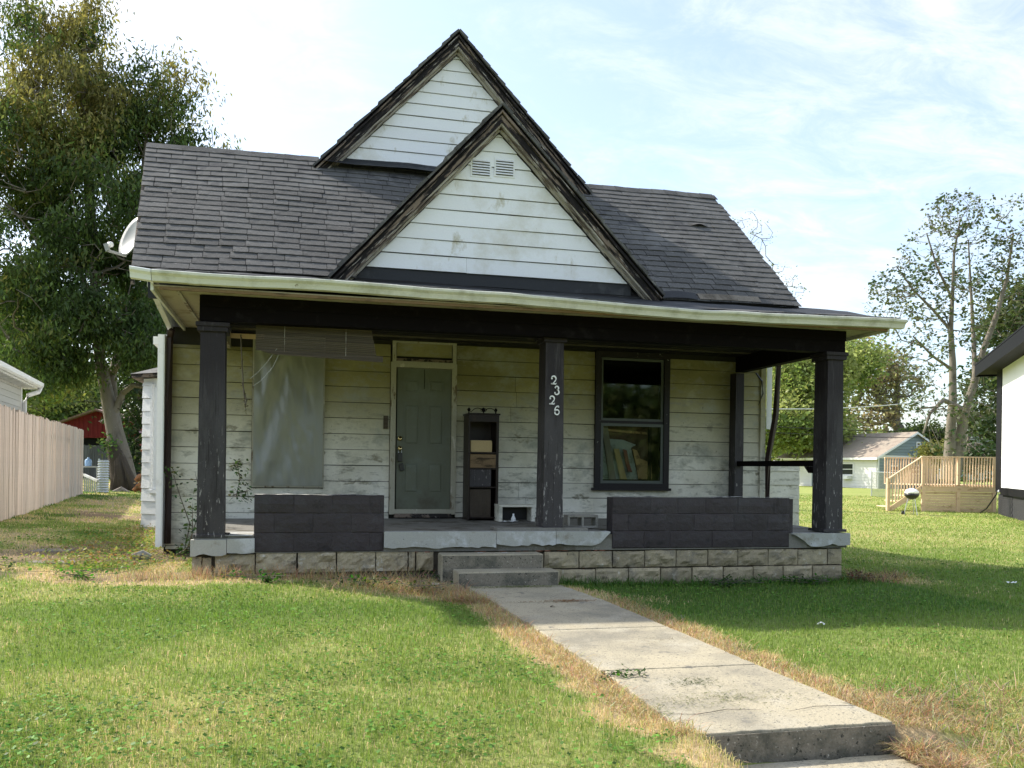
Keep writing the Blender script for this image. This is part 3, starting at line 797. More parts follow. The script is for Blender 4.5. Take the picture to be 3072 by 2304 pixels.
def digit(ch, c0, y, s):
    b = MB()
    if ch == '2':
        stroke(b, arc(0, .62, .27, .30, 165, -35, .07, .17), c0, y, s)
        stroke(b, [(.22, .45, .15), (.02, .2, .10), (-.27, .03, .05)], c0, y, s)
        stroke(b, [(-.30, .07, .13), (-.05, .08, .15), (.24, .05, .12), (.32, .18, .04)], c0, y, s)
        stroke(b, arc(-.2, .66, .06, .06, 0, 360, .09, .09, 8), c0, y, s)
    elif ch == '3':
        stroke(b, arc(0, .74, .22, .21, 160, -90, .06, .15), c0, y, s)
        stroke(b, arc(0, .29, .27, .26, 90, -160, .08, .17), c0, y, s)
        stroke(b, arc(-.19, .22, .05, .05, 0, 360, .09, .09, 8), c0, y, s)
        stroke(b, arc(-.15, .79, .05, .05, 0, 360, .08, .08, 8), c0, y, s)
    else:
        stroke(b, arc(0, .29, .25, .27, 0, 360, .10, .16, 18), c0, y, s)
        stroke(b, arc(.1, .42, .36, .54, 195, 75, .15, .12), c0, y, s)
        stroke(b, arc(.17, .88, .05, .05, 0, 360, .08, .08, 8), c0, y, s)
    return b
for ch, (uu, vv) in zip('2326', ((1660, 1140), (1669, 1171), (1655, 1200), (1670, 1231))):
    p = on_y(uu, vv, .11)
    part(digit(ch, (p.x, p.z - .052), .094, .104), 'numeral', M['numeral'], pM)

# --- beams, ceiling, soffits
bm = MB(); n = 16
zb = lambda X: 2.835 + .02 * math.sin(X / 7.7 * math.pi)
for i in range(n):
    a, c = .06 + (7.64 - .06) * i / n, .06 + (7.64 - .06) * (i + 1) / n
bm.grid(lambda s, t_: (.06 + 7.57 * s, .0, zb(7.6 * s) + (3.105 - zb(7.6 * s)) * t_), 20, 1)
bm.grid(lambda s, t_: (.06 + 7.57 * s, .16 * t_, zb(7.6 * s)), 20, 1)
bm.grid(lambda s, t_: (.06 + 7.57 * s, .16, zb(7.6 * s) + (3.105 - zb(7.6 * s)) * t_), 20, 1)
bm.box(.045, -.001, 2.84, .06, .161, 3.104); bm.box(7.63, -.001, 2.84, 7.645, .161, 3.104)
beam = part(bm, 'porch_beam', M['black'])
part(MB().box(.06, -.02, 2.985, 7.645, -.002, 3.104), 'fascia_board', M['black'], beam)
part(MB().box(7.42, .17, 2.83, 7.56, 2.38, 3.10), 'side_beam', M['black'])
part(MB().box(.08, .17, 2.86, .2, 2.38, 3.10), 'side_beam', M['plywood'])
y = .18; k = 0
while y < 2.36:   # ceiling boards run along the front
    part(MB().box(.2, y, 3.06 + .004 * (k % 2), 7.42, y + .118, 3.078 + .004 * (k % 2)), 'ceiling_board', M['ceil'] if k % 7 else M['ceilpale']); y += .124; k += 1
part(MB().box(.2, 2.25, 2.98, .62, 2.29, 3.04), 'loose_board', M['deckwood'])
# roof deck over the porch (low slope) and its soffit
sf = part(MB().box(-.36, -.33, 3.106, 8.02, -.005, 3.118), 'soffit', M['plywood'])
part(MB().box(-.30, -.335, 3.075, 8.0, -.30, 3.105), 'fascia_strip', M['soffitwood'], sf)
part(MB().box(-.355, .0, 3.108, .04, 2.38, 3.12), 'soffit_panel', M['plywood'], sf)
part(MB().box(-.16, -.295, 3.085, -.13, 2.38, 3.107), 'moulding', M['rakepale'], sf)
part(MB().box(-.385, -.33, 3.06, -.357, 2.36, 3.20), 'fascia_board', M['gutter'], sf)
part(MB().box(7.646, .0, 3.108, 8.0, 2.9, 3.12), 'soffit_panel', M['plywood'], sf)
part(MB().hexa([(8.0, -.33, 3.07), (8.03, -.33, 3.07), (8.03, 2.9, 3.07), (8.0, 2.9, 3.07), (8.0, -.33, 3.16), (8.03, -.33, 3.16), (8.03, 2.9, 3.24), (8.0, 2.9, 3.24)]), 'fascia_board', M['gutter'], sf)

part(MB().box(-.34, .0, 3.122, 7.97, 10.9, 3.134), 'attic_floor', M['plywood'])
# --- gutter, sagging
GT = [(-.55, 3.27), (-.35, 3.245), (1.29, 3.25), (2.73, 3.24), (3.75, 3.22), (4.5, 3.195), (5.39, 3.18), (6.3, 3.19), (7.17, 3.205), (8.08, 3.215), (8.17, 3.215)]
def gtop(X): return float(np.interp(X, [g[0] for g in GT], [g[1] for g in GT])) + wob(X, 1, 2.6, .008, 2)
prof = [(-.36, 0), (-.365, -.012), (-.45, -.004), (-.462, -.012), (-.458, -.035), (-.43, -.06), (-.418, -.085), (-.41, -.108), (-.34, -.112)]
def gut(x0, x1, cap=False):
    b = MB(); n = max(2, int((x1 - x0) / .12))
    vs_, fs_ = [], []; m_ = len(prof)
    for i in range(n + 1):
        X = x0 + (x1 - x0) * i / n; z = gtop(X); dy = wob(X, 3, 3.3, .008, 8)
        for (y_, dz) in prof: vs_.append((X, y_ + dy, z + dz))
    for i in range(n):
        for k in range(m_ - 1): fs_.append((i * m_ + k, i * m_ + k + 1, (i + 1) * m_ + k + 1, (i + 1) * m_ + k))
    if cap: fs_.append(tuple(range(m_))); fs_.append(tuple(range(n * m_, n * m_ + m_))[::-1])
    b.add(vs_, fs_); return b
gu = part(gut(-.36, 8.16), 'gutter', M['gutter'])
part(gut(-.56, -.365, True), 'gutter_end', M['white'], gu)
part(gut(8.161, 8.175, True), 'end_cap', M['gutter'], gu)
for xx in (-.02, 2.73, 4.45, 7.98):
    b = MB(); vs_ = []
    for X in (xx, xx + (.1 if xx != 7.98 else .03)):
        for (y_, dz) in prof: vs_.append((X, y_ - .004 + wob(X, 3, 3.3, .008, 8), gtop(X) + dz * 1.03))
    m_ = len(prof); b.add(vs_, [(k, k + 1, m_ + k + 1, m_ + k) for k in range(m_ - 1)]); part(b, 'seam_band', M['gutter'], gu)
part(MB().box(-.55, .60, 3.15, 7.30, .66, 3.49), 'roof_filler', M['felt'])
# low slope porch roof
def zlow(X, Y):
    f = (Y + .40) / 1.0
    return gtop(X) - .02 + .035 * 0 + max(0, f) * (3.50 - gtop(X) + .0) + wob(X, Y, 3, .012, 6)
pr = part(MB().grid(lambda s, t_: (-.45 + 8.58 * s, -.43 + 1.1 * t_, zlow(-.45 + 8.58 * s, -.43 + 1.1 * t_)), 60, 5), 'porch_roof', M['felt'])
part(MB().hexa([(7.9, .6, 3.12), (8.12, .6, 3.12), (8.12, 2.9, 3.16), (7.9, 2.9, 3.16), (7.3, .6, 3.46), (8.12, .6, 3.42), (8.12, 2.9, 3.46), (7.3, 2.9, 3.50)]), 'side_roof', M['felt'], pr)
for r_ in range(2):   # curled shingle courses seen edge on
    X = -.42; yy = -.44 + r_ * .16
    while X < 8.1:
        w_ = R.uniform(.25, .36); x1 = min(X + w_ - .012, 8.1); cu = R.uniform(.004, .022); z0 = zlow(X, yy) + .006; z1 = zlow(x1, yy) + .006
        b = MB(); b.hexa([(X, yy, z0 + cu), (x1, yy, z1 + R.uniform(.004, .022)), (x1, yy + .2, zlow(x1, yy + .2) + .004), (X, yy + .2, zlow(X, yy + .2) + .004),
                          (X, yy, z0 + cu + .006), (x1, yy, z1 + .022), (x1, yy + .2, zlow(x1, yy + .2) + .012), (X, yy + .2, zlow(X, yy + .2) + .012)])
        part(b, 'shingle', M['shingle'], pr); X += w_

# --- walls
M['gap'] = nmat('sheathing blackened for board shadow lines', (.035, .033, .026), rough=1)  # near-black so the slits between clapboards draw painted shadow lines
wb = MB(); wb.box(-.6, 2.45, .2, 5.3, 2.56, 3.115); wb.box(6.275, 2.45, .2, 7.87, 2.56, 3.115); wb.box(5.3, 2.45, .2, 6.275, 2.56, 1.15); wb.box(5.3, 2.45, 2.975, 6.275, 2.56, 3.115)
wl_ = part(wb, 'wall', M['gap'])
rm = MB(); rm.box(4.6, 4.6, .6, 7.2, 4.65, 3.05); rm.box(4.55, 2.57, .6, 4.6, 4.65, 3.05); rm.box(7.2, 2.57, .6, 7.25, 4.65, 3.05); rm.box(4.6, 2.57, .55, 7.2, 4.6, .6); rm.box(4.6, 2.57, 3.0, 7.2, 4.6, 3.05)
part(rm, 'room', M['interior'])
E3 = .2125; Z0S = .725
def board(parent, mat, P, x0, x1, z0, z1, x0t=None, x1t=None, proud=.024, seed=0):
    """one clapboard; P maps (along, out, up) to the world, bottom edge proud"""
    x0t = x0 if x0t is None else x0t; x1t = x1 if x1t is None else x1t
    n = max(1, int(abs(x1 - x0) / .28)); vs_, fs_ = [], []
    for i in range(n + 1):
        s = i / n; a = x0 + (x1 - x0) * s; c = x0t + (x1t - x0t) * s
        d = wob(a, z0 + seed, 1.3, .003, 5); o_ = proud + wob(a, z0, 2.3, .004, 6)
        vs_ += [P(a, o_, z0 + d), P(c, .010, z1 + d - .008), P(a, -.004, z0 + d)]
    for i in range(n):
        q = i * 3; fs_ += [(q, q + 3, q + 4, q + 1), (q + 2, q + 5, q + 3, q)]
    q = n * 3; fs_ += [(0, 1, 2), (q, q + 2, q + 1)]
    b = MB(); b.add(vs_, fs_); return part(b, 'siding_board', mat, parent)
def siding_wall(parent, mat, P, segs, z_lo, z_hi, e=E3, z0=Z0S, splits=True):
    k = math.floor((z_lo - z0) / e)
    while z0 + k * e < z_hi - .01:
        a, c = max(z0 + k * e, z_lo), min(z0 + (k + 1) * e, z_hi)
        for (x0, x1, *hz) in segs:
            lo, hi = (hz + [None, None])[:2] if hz else (None, None)
            aa = a if lo is None else max(a, lo); cc = c if hi is None else min(c, hi)
            if cc - aa < .02: continue
            if splits and x1 - x0 > 1.6 and R.random() < .5:
                m_ = x0 + (x1 - x0) * R.uniform(.25, .75); board(parent, mat, P, x0, m_ - .002, aa, cc, seed=k); board(parent, mat, P, m_ + .002, x1, aa, cc, seed=k, proud=.0255)
            else: board(parent, mat, P, x0, x1, aa, cc, seed=k)
        k += 1
Pf = lambda x, o, z: (x, 2.44 - o, z)
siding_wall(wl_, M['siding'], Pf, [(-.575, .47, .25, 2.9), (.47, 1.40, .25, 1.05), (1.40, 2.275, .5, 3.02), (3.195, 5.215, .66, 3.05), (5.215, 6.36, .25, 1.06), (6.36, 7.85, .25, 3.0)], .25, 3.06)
part(MB().box(-.69, 2.37, .28, -.58, 2.5, 3.0), 'corner_board', M['white'], wl_)
part(MB().box(7.85, 2.38, .25, 7.93, 2.5, 2.98), 'corner_board', M['siding'], wl_)
# left side wall, rear, right side
sw = part(MB().hexa([(-.6, 2.57, .2), (-.5, 2.57, .2), (-.5, 11, .2), (-.6, 11, .2), (-.6, 2.57, 3.06), (-.5, 2.57, 3.06), (-.5, 11, 3.06), (-.6, 11, 3.06)]), 'side_wall', M['siding_side'])
part(MB().box(7.77, 2.57, .2, 7.87, 11, 3.06), 'side_wall', M['siding_side'])
part(MB().box(-.5, 10.9, .2, 7.77, 11, 3.06), 'rear_wall', M['siding_side'])
siding_wall(sw, M['siding_side'], lambda x, o, z: (-.6 - o, x, z), [(2.58, 5.2)], .3, 3.0, splits=False)
# bay window on the left side
bay = part(MB().prism([(-.6, 5.3, .2), (-1.42, 6.05, .2), (-1.42, 8.2, .2), (-.6, 8.9, .2)], (0, 0, 2.55)), 'bay', M['siding_side'])
bd = Vector((-.82, .75, 0)); bl = bd.length; bd.normalize(); bo = Vector((-bd.y, bd.x, 0)); bo = bo if bo.y < 0 else -bo
Pb = lambda x, o, z: tuple(Vector((-.6, 5.3, z)) + bd * x + bo * (o + .004))
siding_wall(bay, M['siding_side'], Pb, [(0, .28), (.28, .86, .2, .9), (.86, bl)], .3, 2.7, splits=False)
def PBox(b, P, x0, x1, o0, o1, z0, z1):
    return b.hexa([P(x0, o1, z0), P(x1, o1, z0), P(x1, o0, z0), P(x0, o0, z0), P(x0, o1, z1), P(x1, o1, z1), P(x1, o0, z1), P(x0, o0, z1)])
part(PBox(MB(), Pb, .28, .86, .002, .02, .92, 2.6), 'window_sheet', M['white'], bay)
for a, c in ((.26, .31), (.83, .88)): part(PBox(MB(), Pb, a, c, .002, .05, .88, 2.65), 'window_frame', M['white'], bay)
part(PBox(MB(), Pb, .24, .90, .002, .06, .86, .915), 'sill', M['white'], bay)
part(MB().prism([(-.55, 5.05, 2.76), (-1.6, 5.95, 2.76), (-1.6, 8.3, 2.76), (-.55, 9.1, 2.76)], (0, 0, .05)), 'bay_eave', M['rake'], bay)
part(MB().add([(-1.62, 5.93, 2.812), (-.55, 5.0, 2.812), (-1.62, 8.3, 2.812), (-.55, 9.1, 2.812), (-.6, 6.2, 3.15), (-.6, 8.0, 3.15)], [(0, 1, 4), (0, 4, 5, 2), (2, 5, 3)]), 'bay_roof', M['shingle'], bay)
part(MB().box(-.78, 2.6, 2.9, -.62, 5.2, 3.0), 'torn_soffit', M['white'], sw)

# --- attic mass under the main roof (gable ends closed)
def prism_x(y_z, x0, x1): return MB().prism([(x0, y, z) for y, z in y_z], (x1 - x0, 0, 0))
ZR, YR, YE, ZE = 5.67, 3.05, .55, 3.49
part(prism_x([(.75, 3.3), (.75, 3.55), (YR, ZR - .12), (5.4, 3.62), (5.4, 3.07), (2.4, 3.07)], -.58, -.52), 'gable_end', M['siding_side'])
part(prism_x([(.75, 3.3), (.75, 3.55), (YR, ZR - .12), (5.4, 3.62), (5.4, 3.07), (2.4, 3.07)], 7.10, 7.16), 'gable_end', M['siding_side'])

# --- main roof
def roofP(x, t, h=0.0):
    """x as on a square roof, t metres up the slope (0 eave .. 3.317 ridge), h off the surface"""
    LS = 3.317; s = t / LS
    X = x if x > 1.5 else x + (-.25 * s) * (1.5 - x) / 2.2
    Y = YE + (YR - YE) * s; Z = ZE + (ZR - ZE) * s
    sag = .018 * math.sin(X * 1.1) - .02 + (float(fbm(np.array([x]), np.array([t]), 1.1, 3, 61)[0]) - .5) * .05
    return Vector((X, Y - .655 * (h + sag), Z + .755 * (h + sag)))
roof = part(MB().grid(lambda s, t_: roofP(-.70 + 8.05 * s, 3.317 * t_, -.012), 40, 20), 'roof', M['roofdark'])
part(MB().add([roofP(-.70, 3.317, -.02), roofP(7.35, 3.317, -.02), (7.3, 5.6, 3.45), (-.7, 5.6, 3.45)], [(0, 1, 2, 3)]), 'rear_slope', M['shingle'], roof)
# rakes of the main roof
for xx, o_ in ((-.70, -1), (7.35, 1)):
    b = MB(); p0, p1 = roofP(xx, -.05, -.03), roofP(xx, 3.317, -.03)
    b.prism([p0 + Vector((-.02, 0, .0)), p1 + Vector((-.02, 0, 0)), p1 + Vector((-.02, 0, -.14)), p0 + Vector((-.02, 0, -.14))], (.04, 0, 0)); part(b, 'rake_board', M['rake'], roof)
TW, EX = .295, .144
svar = []
for k in range(6):
    b = MB(); nn = 4; vs_, fs_ = [], []
    for i in range(nn + 1):
        s = i / nn; c = R.uniform(-.0015, .0025); lift = R.uniform(.0, .004)
        vs_ += [(s, c, .011 + lift), (s, 1.12, .003), (s, c, .002 + lift)]
    for i in range(nn):
        q = i * 3; fs_ += [(q, q + 3, q + 4, q + 1), (q + 2, q + 5, q + 3, q)]
    q = nn * 3; fs_ += [(0, 1, 2), (q, q + 2, q + 1)]
    b.add(vs_, fs_); svar.append(b.mesh('shingle', M['shingle']))
cand = []
NR = 23
for r_ in range(NR):
    t0 = r_ * EX
    zc_ = ZE + (ZR - ZE) * (t0 + .07) / 3.317
    vl = 1.37 + (zc_ - 3.5) / 1.08 + .06; vr = 5.42 - (zc_ - 3.53) / 1.08 - .06
    x = -.71 - R.choice((.0, .15)) + R.uniform(-.01, .01)
    while x < 7.36:
        w_ = TW + R.uniform(-.012, .012) if R.random() > .06 else TW * .6
        a, c = max(x, -.715), min(x + w_ - .006, 7.37)
        if c - a > .04 and not (a > vl and c < vr): 
            cand.append((r_, a, c, t0))
        x += w_
def dist_key(q):
    p = roofP(q[1], q[3]); return (p - CAM).length
hidden = lambda q: (q[1] > 1.25 + (q[3] / 3.317) * 1.6 and q[1] < 4.9 - (q[3] / 3.317) * .1)
cand.sort(key=dist_key)
LIM = 228
rest = MB()
for i, (r_, a, c, t0) in enumerate(cand):
    lift = .0 if R.random() > .03 else R.uniform(.004, .016)
    skew = R.uniform(-.004, .004)
    p0 = roofP(a, t0, .002); p1 = roofP(c, t0 + skew, .002); p2 = roofP(a, t0 + EX, .002)
    ex = p1 - p0; ey = p2 - p0; ez = Vector((0, -.655, .755))
    ey = ey + ez * -.002; org = p0 + ez * (lift * .3)
    mt = Matrix(((ex.x, ey.x, ez.x, org.x), (ex.y, ey.y, ez.y, org.y), (ex.z, ey.z, ez.z, org.z), (0, 0, 0, 1)))
    if i < LIM:
        o = bpy.data.objects.new('shingle', svar[R.randrange(6)]); COL.objects.link(o)
        o.parent = roof; o.matrix_parent_inverse = pinv(roof); o.matrix_basis = mt
    else:
        me = svar[R.randrange(6)]
        rest.add([mt @ v.co for v in me.vertices], [tuple(f.vertices) for f in me.polygons])
M['shinglefield'] = nmat('grey asphalt shingle field', (.096, .095, .091), [((.165, .163, .156), 1.3, .5, .75), ((.055, .055, .057), 3.2, .52, .66, (1, 1, 1)), ((.15, .15, .15), 8, .6, .66)], rough=.9, fine=.2, fscale=120)
part(rest, 'shingle_field', M['shinglefield'], kind='stuff')
# ridge caps, flapping and missing tabs
x = -.70
while x < 7.2:
    w_ = .22; b = MB()
    if not (1.25 < x < 5.0):
        f = lambda X, dy: roofP(X, 3.317, .02) + Vector((0, dy, 0))
        a0, a1 = roofP(x, 3.317, .022), roofP(min(x + w_, 7.33), 3.317, .018)
        b.add([a0, a1, a1 + Vector((0, -.11, -.10)), a0 + Vector((0, -.11, -.10)), a1 + Vector((0, .1, -.1)), a0 + Vector((0, .1, -.1))], [(0, 3, 2, 1), (0, 1, 4, 5)])
        part(b, 'ridge_cap', M['shingle'], roof)
    x += .2
for (x_, t_) in ((6.55, 2.15),):
    b = MB(); b.grid(lambda s, q: roofP(x_ + .28 * s, t_ + .12 * q, .012 + .045 * (1 - q) * math.sin(math.pi * (s * .8 + .1)) ** 2), 8, 4); part(b, 'lifted_tab', M['shingle'], roof)
part(MB().grid(lambda s, q: roofP(5.95 + .85 * s, .02 + .13 * q, .022), 6, 2), 'bare_deck_board', M['bark'], roof)
part(MB().grid(lambda s, q: roofP(5.42 + .5 * s, .0 + .15 * q, .024 + .02 * math.sin(3 * s)), 8, 3), 'felt_patch', M['felt'], roof)

# --- cross gables
def gable(name, apex, fl, fr, y, ysid, z_sid, e, mat, yback, n_boards):
    ax, az = apex
    (lx, lz), (rx, rz) = fl, fr
    g = part(MB().prism([(ax, ysid + .03, az - .28), (lx + .25, ysid + .03, lz - .02), (rx - .25, ysid + .03, rz - .02)], (0, .05, 0)), name, M['felt'])
    for sx, sz, sgn in ((lx, lz, -1), (rx, rz, 1)):
        # surface of the slope
        b = MB(); b.prism([(ax, y - .03, az), (sx, y - .03, sz), (sx, y - .03, sz - .035), (ax, y - .03, az - .035)], (0, yback - y, 0)); part(b, 'roof_slope', M['shinglefield'], g)
        n = 18
        d = Vector((sx - ax, 0, sz - az)); Ln = d.length; d.normalize(); nr = Vector((d.z, 0, -d.x)); nr = nr if nr.z > 0 else -nr
        for i in range(n):   # shingle ends along the rake
            a = Vector((ax, 0, az)) + d * (Ln * i / n); c = Vector((ax, 0, az)) + d * (Ln * (i + 1) / n - .004)
            o1 = R.uniform(.004, .022); y0 = y - .05 - R.uniform(0, .02)
            vs_ = [a + nr * o1, c + nr * (o1 + .012), c - nr * .012, a - nr * .012]
            b = MB(); b.prism([(p.x, y0, p.z) for p in vs_], (0, .22, 0)); part(b, 'rake_shingle', M['shingle'], g)
        def rb(o0, o1, y0, y1, m_, nm, trim=.0):
            b = MB(); n2 = 16; vs2, fs2 = [], []
            for i in range(n2 + 1):
                p = Vector((ax, 0, az)) + d * (Ln * i / n2); j = wob(i, o0 * 40 + sgn, .9, .006, 3)
                q0, q1 = p - nr * (o0 + j), p - nr * (o1 + j + wob(i, 7, 1.3, .006, 9))
                if i == 0: q0.x = ax; q1.x = ax; q1.z = az - o1 / abs(nr.z) ; q0.z = az - o0 / abs(nr.z)
                vs2 += [(q0.x, y0, q0.z), (q1.x, y0, q1.z), (q1.x, y1, q1.z), (q0.x, y1, q0.z)]
            for i in range(n2):
                q = i * 4
                for k in range(4): fs2.append((q + k, q + (k + 1) % 4, q + 4 + (k + 1) % 4, q + 4 + k))
            q = n2 * 4; fs2 += [(q, q + 1, q + 2, q + 3)]
            b.add(vs2, fs2); part(b, nm, m_, g)
        mk = 'rakeL' if sgn < 0 else 'rakeR'
        rb(.012, .040, y - .03, y + .03, M['black'], 'drip_strip')
        rb(.041, .064, y - .045, y + .02, M[mk], 'rake_cap')
        rb(.065, .084, y - .01, y + .02, M['roofdark'], 'rake_gap')
        rb(.085, .142, y - .02, y + .02, M[mk], 'rake_board')
        rb(.143, .160, y - .005, ysid, M[mk + 'p'], 'rake_moulding')
        rb(.161, .186, ysid - .07, ysid - .03, M[mk + 'p'], 'frieze')
    sl = (az - lz) / (ax - lx); sr = (az - rz) / (rx - ax); ins = .195
    zt = az - ins * 1.45
    xl = lambda z: ax - (zt - z) / sl; xr = lambda z: ax + (zt - z) / sr
    z = z_sid; k = 0
    P = lambda x, o, zz: (x, ysid - o, zz)
    while z < zt - .03:
        z1 = min(z + e, zt - .005)
        a, c, at_, ct_ = xl(z), xr(z), xl(z1), xr(z1)
        if k == 0: pass
        if c - a > 2.2 and k % 3 == 0:
            m_ = a + (c - a) * R.uniform(.15, .6); board(g, mat, P, a, m_ - .002, z, z1, at_, m_ - .002, seed=k); board(g, mat, P, m_, c, z - .004, z1, m_, ct_, seed=k, proud=.026)
        else: board(g, mat, P, a, c, z, z1, at_, ct_, seed=k)
        z += e; k += 1
    return g
gf = gable('front_gable', (3.34, 5.63), (1.37, 3.47), (5.42, 3.50), .50, .64, 3.655, .183, M['siding_gable'], 2.9, 9)
gb = gable('rear_gable', (3.22, 7.58), (1.22, 5.46), (5.24, 5.44), 2.80, 2.94, 5.66, .176, M['siding_gable'], 10.5, 9)
# flashing strips under the gables
part(MB().grid(lambda s, t_: (1.62 + 3.42 * s, .635 - .02 * (1 - t_), 3.50 + .155 * t_ + wob(s * 9, 1, 1, .01)), 24, 2), 'flashing', M['felt'], gf)
part(MB().grid(lambda s, t_: (1.35 + 3.5 * s, 2.915 - .22 * (1 - t_) ** 2, 5.52 + .15 * t_ + wob(s * 9, 2, 1, .012)), 24, 3), 'flashing', M['felt'], gb)
# shingled saddle between the two gables
def saddle(s, t_):
    zz = 5.55 - 2.0 * s; x = 3.34 + (5.63 - zz) / 1.08 * 1.02
    up = .40 * t_ * (1 - .55 * s) * math.sin(math.pi * min(1, .15 + s * .9)) ** .3
    return (x + up * .62 + .0, .52 + 2.25 * t_, zz + up * .9 - .02)
sdl = part(MB().grid(saddle, 16, 8), 'saddle_roof', M['roofdark'], gf)
b = MB()
for i in range(15):
    for j in range(7):
        o_ = .5 * (j % 2) / 15
        p = [Vector(saddle((i + .04) / 15, (j + .03) / 7)), Vector(saddle((i + .96) / 15, (j + .03) / 7)), Vector(saddle((i + .96) / 15, (j + .97) / 7)), Vector(saddle((i + .04) / 15, (j + .97) / 7))]
        up = Vector((.5, -.3, .6)) * .012
        b.prism([q + up * (1 + .5 * ((i + j) % 2)) for q in p], -up)
part(b, 'saddle_shingles', M['shinglefield'], gf, kind='stuff')
# vents in the front gable
for u0, u1 in ((1417, 1470), (1488, 1540)):
    p0, p1 = on_y(u0, 524, .61), on_y(u1, 482, .61)
    x0, x1, z0, z1 = p0.x, p1.x, p0.z, p1.z
    v_ = part(MB().box(x0 - .02, 0.6120, z0 - .02, x1 + .02, 0.6220, z1 + .02), 'vent', M['siding_gable'], gf)
    for k in range(6):
        zz = z0 + (z1 - z0) * (k + .3) / 6; b = MB(); b.hexa([(x0, 0.5950, zz), (x1, 0.5950, zz), (x1, 0.6150, zz + .012), (x0, 0.6150, zz + .012), (x0, 0.5970, zz + .004), (x1, 0.5970, zz + .004), (x1, 0.6150, zz + .028), (x0, 0.6150, zz + .028)])
        part(b, 'louvre', M['siding_gable'], gf)
        part(MB().box(x0, 0.6090, zz - .009, x1, 0.6115, zz), 'slot', M['roofdark'], gf)

# --- front door
D = part(MB().box(2.372, 2.405, .715, 3.115, 2.44, 2.70), 'door', M['door'])
def frame(b, x0, x1, z0, z1, w_, y0, y1):
    b.box(x0, y0, z0, x0 + w_, y1, z1); b.box(x1 - w_, y0, z0, x1, y1, z1); b.box(x0 + w_, y0, z0, x1 - w_, y1, z0 + w_); b.box(x0 + w_, y0, z1 - w_, x1 - w_, y1, z1); return b
for (x0, x1) in ((2.46, 2.685), (2.795, 3.02)):
    for (z0, z1) in ((.98, 1.42), (1.64, 2.22), (2.36, 2.56)):
        b = MB(); frame(b, x0, x1, z0, z1, .018, 2.398, 2.4045); b.hexa([(x0 + .045, 2.397, z0 + .045), (x1 - .045, 2.397, z0 + .045), (x1 - .03, 2.4045, z0 + .03), (x0 + .03, 2.4045, z0 + .03), (x0 + .045, 2.397, z1 - .045), (x1 - .045, 2.397, z1 - .045), (x1 - .03, 2.4045, z1 - .03), (x0 + .03, 2.4045, z1 - .03)])
        part(b, 'panel', M['door'], D)
part(MB().lathe((2.415, 2.404, 1.735), [(.034, 0), (.034, .012), (.02, .03), (.0, .031)], 16, (0, -1, 0)), 'deadbolt', M['brass'], D, smooth=True)
part(MB().lathe((2.415, 2.404, 1.60), [(.032, 0), (.032, .006), (.012, .012), (.012, .035), (.028, .045), (.03, .062), (.018, .075), (0, .076)], 16, (0, -1, 0)), 'door_knob', M['brass'], D, smooth=True)
b = MB(); b.tube([(2.74, 2.402, 2.42), (2.745, 2.402, 2.55), (2.74, 2.402, 2.69)], .004, 4); part(b, 'crack', M['black'], D)
df = part(frame(MB(), 2.282, 3.19, .70, 2.775, .07, 2.375, 2.445), 'door_frame', M['trim'])
part(MB().box(3.118, 2.40, .715, 3.15, 2.43, 2.70), 'door_edge', M['blackplastic'], df)
part(MB().box(2.35, 2.34, .66, 3.13, 2.45, .712), 'threshold', M['rake'], df)
tf = part(frame(MB(), 2.30, 3.18, 2.777, 3.09, .05, 2.378, 2.45), 'transom', M['trim'])
part(MB().box(2.36, 2.41, 2.86, 3.12, 2.45, 3.05), 'transom_panel', M['siding'], tf)
part(MB().box(2.351, 2.372, 2.79, 3.129, 2.377, 2.825), 'peeling_strip', M['rake'], tf)
part(MB().box(2.19, 2.39, 1.86, 2.25, 2.41, 2.04), 'doorbell_plate', M['bamboo'], df)
part(MB().box(2.19, 2.37, .70, 2.28, 2.44, 3.05), 'side_casing', M['trim'], df) if False else None

# --- window covered in plastic
wf = part(frame(MB(), .475, 1.405, 1.055, 3.05, .035, 2.385, 2.445), 'window', M['trim'])
part(MB().box(.51, 2.43, 1.09, 1.37, 2.439, 3.02), 'pane', M['glassdark'], wf)
part(MB().box(.51, 2.41, 2.02, 1.37, 2.43, 2.07), 'sash_rail', M['white'], wf)
pl = bpy.data.materials.new('milky plastic sheet'); pl.use_nodes = True
t = pl.node_tree; t.nodes.clear(); n_ = t.nodes.new
p_ = n_('ShaderNodeBsdfPrincipled'); p_.inputs['Base Color'].default_value = (.275, .285, .235, 1); p_.inputs['Roughness'].default_value = .3; p_.inputs['Specular IOR Level'].default_value = .9
tr_ = n_('ShaderNodeBsdfTransparent'); mx_ = n_('ShaderNodeMixShader'); mx_.inputs[0].default_value = .90; o_ = n_('ShaderNodeOutputMaterial')
t.links.new(tr_.outputs[0], mx_.inputs[1]); t.links.new(p_.outputs[0], mx_.inputs[2]); t.links.new(mx_.outputs[0], o_.inputs[0])
M['plastic'] = pl
def sheet(s, t_):
    x = .495 + .89 * s; z = 1.075 + 1.95 * t_
    e = min(s, 1 - s, t_, 1 - t_) * 6; e = min(1, e)
    f = .010 * math.sin((s * 2.2 - t_ * 1.6) * 7) * math.exp(-((s - .25) / .3) ** 2) + .008 * math.sin(s * 40 + t_ * 5) * math.exp(-(t_ / .12) ** 2) + .012 * math.sin((s * 1.2 + t_) * 13) * math.exp(-((s - .05) / .12) ** 2)
    g = (float(fbm(np.array([s * 3 + t_]), np.array([t_ * 1.5]), 2.0, 4, 70)[0]) - .5) * .05
    return (x, 2.372 - (f * 2.3 + g * 1.3 + .006) * e - .004, z)
part(MB().grid(sheet, 46, 80), 'plastic_sheet', pl, wf, smooth=True)

